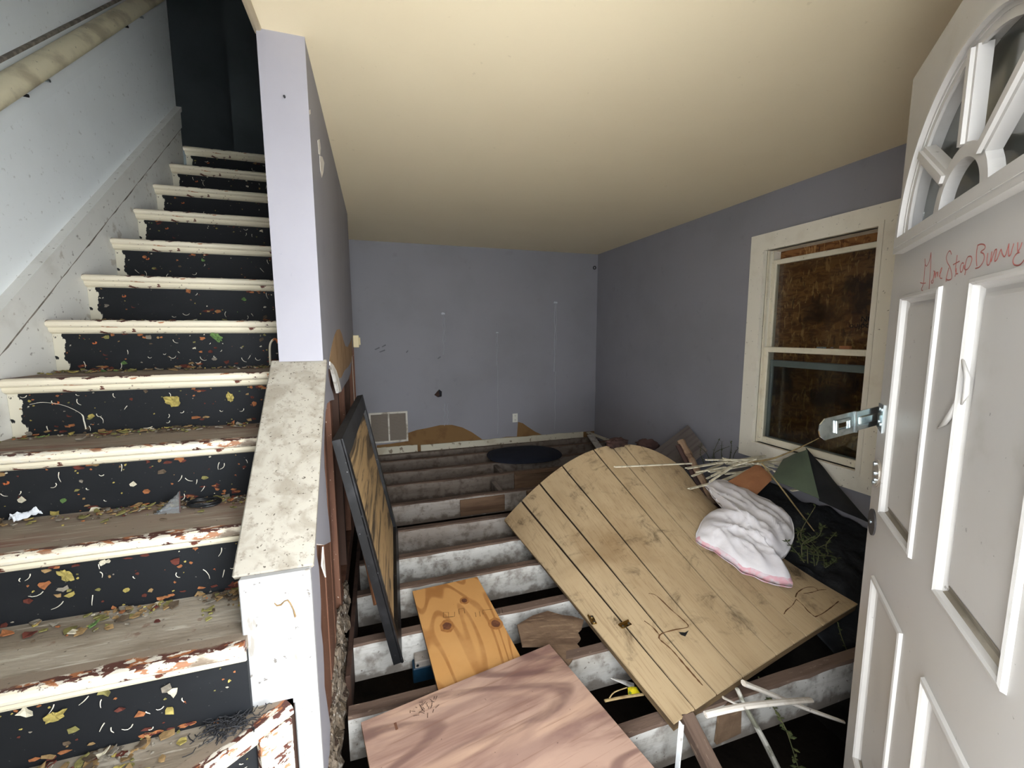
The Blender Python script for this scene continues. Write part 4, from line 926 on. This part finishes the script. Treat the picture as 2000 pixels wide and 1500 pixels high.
def sheet4(name, label, pts, mat, cat, t=.004, bend=.02, n=10, sub=None):
    a, b, c, d = [Vector(p) for p in pts]
    nrm = (b-a).cross(d-a).normalized()
    f = lambda u, v: a.lerp(b, u).lerp(d.lerp(c, u), v)+nrm*(bend*math.sin(math.pi*u)*math.sin(math.pi*v*.9)+.3*bend*noise.noise(Vector((u*3, v*3, len(name)))))
    return mk(name, MB().grid(f, n, n, t), mat, label=label, cat=cat, smooth=False)
sheet4('cardboard_piece', 'orange brown cardboard piece wedged behind the white bag', [at(1422, 940, 'y', 2.2), at(1478, 966, 'y', 2.05), at(1511, 934, 'y', 2.08), at(1480, 905, 'y', 2.2)], 'cardboard', 'cardboard', .004, .01)
sheet4('green_sheet', 'dull green flexible sheet leaning under the window', [at(1506, 935, 'x', 2.45), at(1600, 974, 'x', 2.45), at(1576, 878, 'x', 2.70), at(1530, 896, 'x', 2.68)], 'green_sheet', 'sheet', .003, .012)
sheet4('window_screen', 'torn black insect screen draped below the window sill', [at(1600, 978, 'x', 2.50), at(1700, 1022, 'x', 2.62), at(1640, 952, 'x', 2.76), at(1574, 874, 'x', 2.76)], 'mesh_black', 'screen', .002, .015)
# black tarp filling the side of the room
def tarp(u, v):
    x = 2.02+.80*u; y = 1.28+1.25*v
    lift = .30*max(0, u-.15)**1.1+.14*v
    base = -.02+lift*.75
    w = .05*noise.noise(Vector((x*5, y*5, 0)))+.035*abs(noise.noise(Vector((x*9, y*7, 3))))+.02*noise.noise(Vector((x*17, y*15, 5)))
    edge_ = min(1, v*5)*1.0
    zz = base+w*edge_-.10*(1-min(1, v*3))
    lim = PS(min(1, max(0, (x-.9)/1.35)), min(1, max(0, (y-1.3)/1.3)))
    if x < Rp(min(1, max(0, (y-1.365)/1.135))).x+.05: zz = min(zz, Rp(min(1, max(0, (y-1.365)/1.135))).z-.06)
    return Vector((x, y, zz))
mk('black_tarp', MB().grid(tarp, 44, 60, .003), 'black_cloth', label='crumpled black tarp heaped between panelling and window wall', cat='tarp', smooth=True)
sheet4('grey_flap', 'small grey plastic flap on the black tarp', [at(1585, 1105, 'y', 1.70), at(1602, 1112, 'y', 1.66), at(1628, 1092, 'y', 1.68), at(1600, 1076, 'y', 1.74)], 'grey_flap', 'plastic', .003, .006, 5)

# --- weeds
def weed(name, label, stems, mat='stem_green', leaf='leaf_green', seed=1, nl=16, ls=.02):
    r = random.Random(seed); o0 = Vector(stems[0][0]); e_ = empty(name, o0, label, 'weed'); iv = Matrix.Translation(-o0)
    lf = MB()
    for s_ in stems:
        c = catmull(s_, 5); mk('stem', MB().tube(c, [.0032-.0018*i/len(c) for i in range(len(c))], 5), mat, e_, iv)
        for i in range(nl):
            p = c[r.randrange(1, len(c))]; a = r.uniform(0, 6.28); d = Vector((math.cos(a), math.sin(a), r.uniform(-.2, .8))).normalized(); q = d.cross(Vector((0, 0, 1))).normalized(); l = ls*r.uniform(.5, 1.2)
            lf.add([p, p+d*l*.5+q*l*.28, p+d*l, p+d*l*.5-q*l*.28, p+d*l*.5+Vector((0, 0, l*.1))], [(0, 1, 4), (1, 2, 4), (2, 3, 4), (3, 0, 4)])
    mk('leaves', lf, leaf, e_, iv, kind='stuff')
rr = random.Random(3)
ws = []
for i in range(11):
    x0_, y0_ = rr.uniform(1550, 1620), rr.uniform(1060, 1110); yy = rr.uniform(1.46, 1.62)
    a = at(x0_, y0_, 'y', yy); ws.append([a, a+Vector((rr.uniform(-.05, .05), rr.uniform(-.05, .05), .06)), a+Vector((rr.uniform(-.12, .12), rr.uniform(-.12, .08), rr.uniform(.09, .2)))])
weed('weed_tangle', 'green weeds growing beside the white plastic bag', ws, seed=2, nl=26, ls=.026)
weed('weed_tangle', 'sparse dark weeds growing at the foot of the leaning grey board', [[at(x, 905, 'y', 2.75), at(x+rr.uniform(-12, 12), 885, 'y', 2.7), at(x+rr.uniform(-25, 25), rr.uniform(850, 875), 'y', 2.65)] for x in (1375, 1388, 1400, 1412, 1424, 1432, 1395)], seed=4, nl=10, ls=.02)
weed('vine', 'straggly vine hanging down past the broken white sticks', [[at(1481, 1322, 'y', 1.22), at(1505, 1372, 'y', 1.14), at(1535, 1425, 'y', 1.06), at(1562, 1510, 'y', .98)]], seed=6, nl=34, ls=.026)
weed('vine', 'thin vine stem trailing from under the panelling corner near the door', [[at(1636, 1215, 'y', 1.32), at(1644, 1245, 'y', 1.3), at(1658, 1280, 'y', 1.26)]], seed=8, nl=12, ls=.014)

# --- white bin bag
out_px = [(1375, 946), (1398, 938), (1424, 941), (1452, 955), (1490, 972), (1522, 990), (1545, 1014), (1551, 1045), (1541, 1076), (1521, 1100), (1530, 1114), (1549, 1145), (1520, 1143), (1488, 1133), (1450, 1117), (1418, 1094), (1388, 1074), (1362, 1060), (1360, 1044), (1372, 1016), (1392, 1000), (1414, 999), (1402, 982), (1386, 962)]
ref = [((1360, 1045), hitPS(1362, 1045)[0].z+.012), ((1549, 1145), hitPS(1545, 1143)[0].z+.015), ((1395, 938), .36), ((1551, 1045), .25), ((1450, 1117), hitPS(1450, 1115)[0].z+.012)]
A_ = np.array([[p[0], p[1], 1] for p, _ in ref]); zz_ = np.array([v for _, v in ref]); co = np.linalg.lstsq(A_, zz_, rcond=None)[0]
bagp = lambda x, y: at(x, y, 'z', float(co @ np.array([x, y, 1])))
ol = catmull([(x, y, 0) for x, y in out_px+out_px[:1]], 5)[:-1]; ol = [q+Vector((3.2*noise.noise(Vector((i*.35, 1, 0))), 3.2*noise.noise(Vector((i*.35, 7, 0))), 0)) for i, q in enumerate(ol)]; n = len(ol); rings = 26; cx, cy = 1462, 1048
mb = MB()
BD = (bagp(1545, 1060)-bagp(1400, 970)).normalized(); BP = Vector((0, 0, 1)).cross(BD).normalized()
def bagpt(i, j, top):
    t = j/rings; q = ol[i % n]; x, y = cx+(q.x-cx)*t, cy+(q.y-cy)*t; p = bagp(x, y)
    if not top: return p+Vector((0, 0, -.004))
    fall = (1-t**3)**.8
    pa, pb_ = p.dot(BD), p.dot(BP); wv = .05*noise.noise(Vector((pa*5, pb_*5, 3)))
    f1 = (1-abs(noise.noise(Vector((pa*3.0, (pb_+wv)*11, 2))))*2)**2; f2 = (1-abs(noise.noise(Vector((pa*5+4, (pb_-wv*1.3)*21, 7))))*2)**2; f3 = (1-abs(noise.noise(Vector(((pa+wv)*17, pb_*8, 11))))*2)**3
    h = .050*fall+.026*f1*(fall**.5*.8+.1)+.011*f2*(fall*.5+.4)+.010*f3*(fall*.6+.15)
    h += .03*fall*max(0, 1-abs((x-1430)*.62-(y-1000)*.78+10)/16)
    return p+Vector((-.1, -.15, 1))*max(h, .003)
for top in (1, 0):
    b = len(mb.v); mb.v.append(tuple(bagpt(0, 0, top)))
    for j in range(1, rings+1):
        for i in range(n): mb.v.append(tuple(bagpt(i, j, top)))
    for i in range(n):
        f = (b, b+1+i, b+1+(i+1) % n); mb.f.append(f[::-1] if top else f); mb.mi.append(0)
        for j in range(1, rings):
            q = (b+1+(j-1)*n+i, b+1+j*n+i, b+1+j*n+(i+1) % n, b+1+(j-1)*n+(i+1) % n)
            mb.f.append(q[::-1] if top else q); mb.mi.append(1 if (j >= rings-2 and 54 <= i < 88) else 0)
    if top: rimt = b+1+(rings-1)*n
    else:
        rimb = b+1+(rings-1)*n
        for i in range(n): mb.f.append((rimt+(i+1) % n, rimt+i, rimb+i, rimb+(i+1) % n)); mb.mi.append(1 if 54 <= i < 88 else 0)
mk('plastic_bag', mb, ['bag_white', 'bag_pink'], label='crumpled white plastic bag with pink drawstring hem on the panelling', cat='bag', smooth=True)

# --- sticks and pieces around the near end of the panelling
def round_stick(name, label, pts, rad, mat, cat='stick'):
    c = catmull(pts, 5); n_ = len(c)
    rr_ = [rad[0]+(rad[1]-rad[0])*i/(n_-1) for i in range(n_)]
    return mk(name, MB().tube(c, rr_, 8, .7), mat, label=label, cat=cat)
round_stick('white_stick', 'thick white stripped stick lying level below the panelling corner', [at(1378, 1396, 'y', 1.06), at(1450, 1380, 'y', 1.05), at(1530, 1371, 'y', 1.06), at(1584, 1367, 'y', 1.08)], (.013, .012), 'stick_white')
round_stick('white_stick', 'pale tapering stick pointing down right towards the door', [at(1452, 1334, 'y', 1.125), at(1500, 1353, 'y', 1.11), at(1575, 1384, 'y', 1.08), at(1648, 1410, 'y', 1.04)], (.014, .008), 'stick_white')
round_stick('white_stick', 'mould spotted white stick running down into the cellar', [at(1440, 1346, 'y', 1.12), at(1462, 1392, 'y', 1.10), at(1492, 1446, 'y', 1.08), at(1524, 1512, 'y', 1.04)], (.010, .016), 'stick_mould')
round_stick('white_stick', 'thin short pale stick half hidden behind the white sticks', [at(1412, 1362, 'y', 1.13), at(1432, 1372, 'y', 1.12), at(1460, 1384, 'y', 1.11)], (.006, .005), 'stick_white')
mp, mq = at(1331, 1412, 'y', 1.04), at(1322, 1515, 'y', 1.02)
ms = stick('metal_strip', 'white painted metal strip with a screw hanging below the panelling corner', mp, mq, .020, .004, 'metal_white', 'strip')
mk('screw', disc(MB(), .03, 0, .006, .002, .006, 10), 'brass', ms)
ba, bb_ = at(1338, 1396, 'y', 1.13), at(1396, 1512, 'y', .98)
m = frame3(ba, bb_, ba+Vector((1, .2, 0)))
mk('brace_board', MB().bbox((0, -.028, -.02), ((bb_-ba).length, .028, .02), .004), 'joist_brown', mtx=m, label='brown painted brace board sloping down in front of the near joist', cat='board')
ga = at(1405, 1400, 'y', 1.135); 
mk('scrap_board', MB().prism([(0, 0), (.118, .012), (.112, .135), (.06, .15), (.01, .128)], (), .014, Matrix(((1, 0, 0, 0), (0, 0, -1, .014), (0, 1, 0, 0), (0, 0, 0, 1)))), 'rot_wood', mtx=Matrix.Translation(at(1400, 1455, 'y', 1.136)), label='grey brown scrap of board nailed to the near joist', cat='board')
# rotten torn board between joists
poly = [(1010, 1222), (1040, 1204), (1070, 1195), (1098, 1203), (1118, 1205), (1140, 1212), (1136, 1228), (1128, 1236), (1134, 1248), (1126, 1258), (1134, 1268), (1110, 1300), (1075, 1262), (1020, 1262)]
pw = [at(x, y, 'z', -.012-.03*((x-1010)/130)) for x, y in poly]
m = frame3(pw[0], pw[5], pw[9]) 
mi_ = m.inverted(); p2 = [mi_ @ p for p in pw]
mb = MB(); a_ = sum(p2[i].x*p2[(i+1) % len(p2)].y-p2[(i+1) % len(p2)].x*p2[i].y for i in range(len(p2)))
mb.prism([(p.x, p.y) for p in p2], (), .010, None, -.005)
mk('rotten_board', mb, 'rot_wood', mtx=m, label='rotten torn brown board scrap beside the plywood offcut', cat='board')
# blue junction box on a joist face
b0_ = at(806, 1322, 'y', 1.90); 
e_ = empty('junction_box', b0_, 'blue plastic junction box fixed to a white joist', 'junction box')
mk('body', MB().bbox((0, -.045, 0), (.115, .022, .075), .004), 'blue_box', e_); mk('lid', MB().bbox((.01, -.045, .075), (.115, .022, .108), .003), 'joist_grey', e_); mk('nail', MB().tube([(.022, -.046, .095), (.022, -.052, .095)], .006, 8), 'screw_metal', e_)
# litter in the pit: yellow wrapper, white shard, twig
ya = at(1226, 1358, 'y', 1.30); yb = at(1250, 1356, 'y', 1.30)
sheet4('yellow_wrapper', 'bright yellow wrapper scrap under the panelling edge', [at(1227, 1358, 'y', 1.30), at(1252, 1357, 'y', 1.30), at(1244, 1342, 'y', 1.34), at(1226, 1342, 'y', 1.34)], 'yellow_wrap', 'wrapper', .002, .006, 6)
sheet4('white_shard', 'long white paint shard beside the yellow wrapper', [at(1193, 1324, 'y', 1.42), at(1240, 1346, 'y', 1.42), at(1238, 1334, 'y', 1.45), at(1205, 1326, 'y', 1.45)], 'gypsum', 'shard', .003, .004, 5)
round_stick('dry_twig', 'dry twig bridging the gap below the yellow wrapper', [at(1181, 1369, 'y', 1.28), at(1215, 1362, 'y', 1.28), at(1256, 1356, 'y', 1.29)], (.006, .006), 'stem_dry', 'twig')
mk('loop_stem', MB().tube(catmull([at(1190, 1364, 'y', 1.27), at(1200, 1352, 'y', 1.28), at(1224, 1343, 'y', 1.30)], 4), .0022, 5), 'stem_dry', label='curved thin stem arching over the dry twig', cat='stem')

# ============================================================ SMALL THINGS ON THE STAIRS
# zip bag of screws
zt5 = SZ(4)
def onstep(x, y, k, off=0): return at(x, y, 'z', SZ(k)+off)
zb = empty('zip_bag', onstep(330, 1004, 4), 'clear zip bag holding steel screws on a tread', 'bag'); zi = Matrix.Translation(-onstep(330, 1004, 4))
q0, q1 = onstep(300, 1004, 4, .002), onstep(352, 1002, 4, .002)
top_ = onstep(346, 998, 4)+Vector((.0, .03, .055))
f = lambda u, v: q0.lerp(q1, u).lerp((q0+Vector((.02, .05, .012))).lerp(top_, u), v)+Vector((0, 0, .012*math.sin(math.pi*v)*math.sin(math.pi*u)+.004*noise.noise(Vector((u*5, v*5, 1)))))
mk('pouch', MB().grid(f, 8, 8, .0012), 'plastic_clear', zb, zi)
mk('zip_strip', MB().tube([q1+Vector((0, 0, .003)), q1.lerp(top_, .5)+Vector((0, 0, .006)), top_], .0016, 6), 'cloth_pink', zb, zi)
for i in range(7):
    a = q0.lerp(q1, .1+.05*i)+Vector((0, .006+.004*i, .005)); b = a+Vector((.045, random.uniform(-.006, .008), .002))
    mk('screw', MB().tube([a, a+(b-a)*.12, a+(b-a)*.13, b], [.0034, .0034, .0018, .0012], 6), 'screw_metal', zb, zi)
# coil of black wire
cc = onstep(400, 985, 4, .004)
pts = []
for i in range(150):
    a = i*2*math.pi/22; r_ = .040+.004*math.sin(i*.37)
    pts.append(cc+Vector((r_*1.08*math.cos(a), r_*.80*math.sin(a), .002+.010*(i/150)+.002*math.sin(i*.9))))
mk('wire_coil', MB().tube(pts, .0026, 6), 'wire_black', label='coil of thin black wire beside the zip bag', cat='wire', smooth=True)
# crumpled strip of white film
wa, wb2 = onstep(22, 1020, 4, .004), onstep(92, 1001, 4, .004)
dl = (wb2-wa); nl_ = Vector((-dl.y, dl.x, 0)).normalized()
f = lambda u, v: wa+dl*u+nl_*(.034*(v-.5)*(1.2-.4*u))+Vector((0, 0, .004+.020*abs(noise.noise(Vector((u*5, v*3, 2))))+.014*math.sin(v*math.pi)))
mk('white_film', MB().grid(f, 16, 6, .002), 'film_white', label='crumpled strip of white film at the left of a tread', cat='film')
# clump of black hair-like fluff
rh = random.Random(11); hc = onstep(445, 1415, 2); mb = MB()
for i in range(150):
    p = hc+Vector((rh.gauss(0, .030), rh.gauss(0, .020), abs(rh.gauss(.006, .006)))); a = rh.uniform(0, 6.28); s_ = []
    for q in range(6):
        s_.append(p.copy()); p = p+Vector((math.cos(a), math.sin(a), 0))*.007+Vector((0, 0, rh.uniform(-.003, .003))); p.z = max(p.z, hc.z+.001); a += rh.uniform(-1, 1)*.9
    mb.tube(s_, .0012, 4)
mk('fibre_clump', mb, 'hair_black', label='matted black fibre clump on the bottom step', cat='fluff', kind='stuff')
# curled stems, leaves standing out on the risers
def rise_pt(x, y, k): return at(x, y, 'y', SY(k)+.0300)
mk('curled_stem', MB().tube(catmull([rise_pt(58, 790, 6), rise_pt(85, 786, 6), rise_pt(125, 792, 6), rise_pt(158, 808, 6), rise_pt(164, 822, 6), rise_pt(168, 838, 6)], 5), [.0008]*16+[.0022]*10, 5), 'strand_white', label='white curled stem arching across a riser', cat='stem')
lp = [rise_pt(531, 712, 7), rise_pt(530, 680, 7), rise_pt(533, 667, 7), rise_pt(541, 662, 7), rise_pt(546, 670, 7)]
mk('wire_loop', MB().tube(catmull([p+Vector((0, -.03, 0)) for p in lp], 5), .0045, 8), 'cove_paint', label='cream bent wire loop beside the partition end', cat='wire', smooth=True)
def leaf(label, x, y, k, r_, mats_, seed):
    rl = random.Random(seed); c = rise_pt(x, y, k); N = 22; mb = MB(); asp = rl.uniform(.5, .9); rot = rl.uniform(0, 3)
    def pt(i, t):
        a = 2*math.pi*i/N; q = r_*t*(1+.55*noise.noise(Vector((math.cos(a)*1.8+seed, math.sin(a)*1.8, 0)))+.25*noise.noise(Vector((math.cos(a)*5, math.sin(a)*5, seed))))
        X_, Z_ = q*math.cos(a), q*math.sin(a)*asp
        return c+Vector((X_*math.cos(rot)-Z_*math.sin(rot), -.004-.010*abs(noise.noise(Vector((X_*70, Z_*70, seed)))), X_*math.sin(rot)+Z_*math.cos(rot)))
    mb.add([pt(i, 1) for i in range(N)]+[pt(i, .5) for i in range(N)]+[pt(0, 0)], [(i, (i+1) % N, N+(i+1) % N, N+i)[::-1] for i in range(N)]+[(N+i, N+(i+1) % N, 2*N)[::-1] for i in range(N)])
    mk('dried_leaf', mb, mats_, label=label, cat='leaf')
leaf('green crinkled leaf caught on an upper riser', 424, 658, 7, .026, 'chip_green', 1)
leaf('yellow green crumpled leaf below the cove on a middle riser', 337, 783, 6, .024, 'chip_yellow', 2)
leaf('yellow twisted leaf near the partition on a middle riser', 450, 776, 6, .022, 'chip_yellow', 3)
leaf('yellow leaf stuck on the lowest black riser', 110, 1395, 3, .020, 'chip_yellow', 4)
leaf('yellow green leaf hanging on the second lowest riser', 130, 1122, 4, .018, 'chip_yellow', 5)
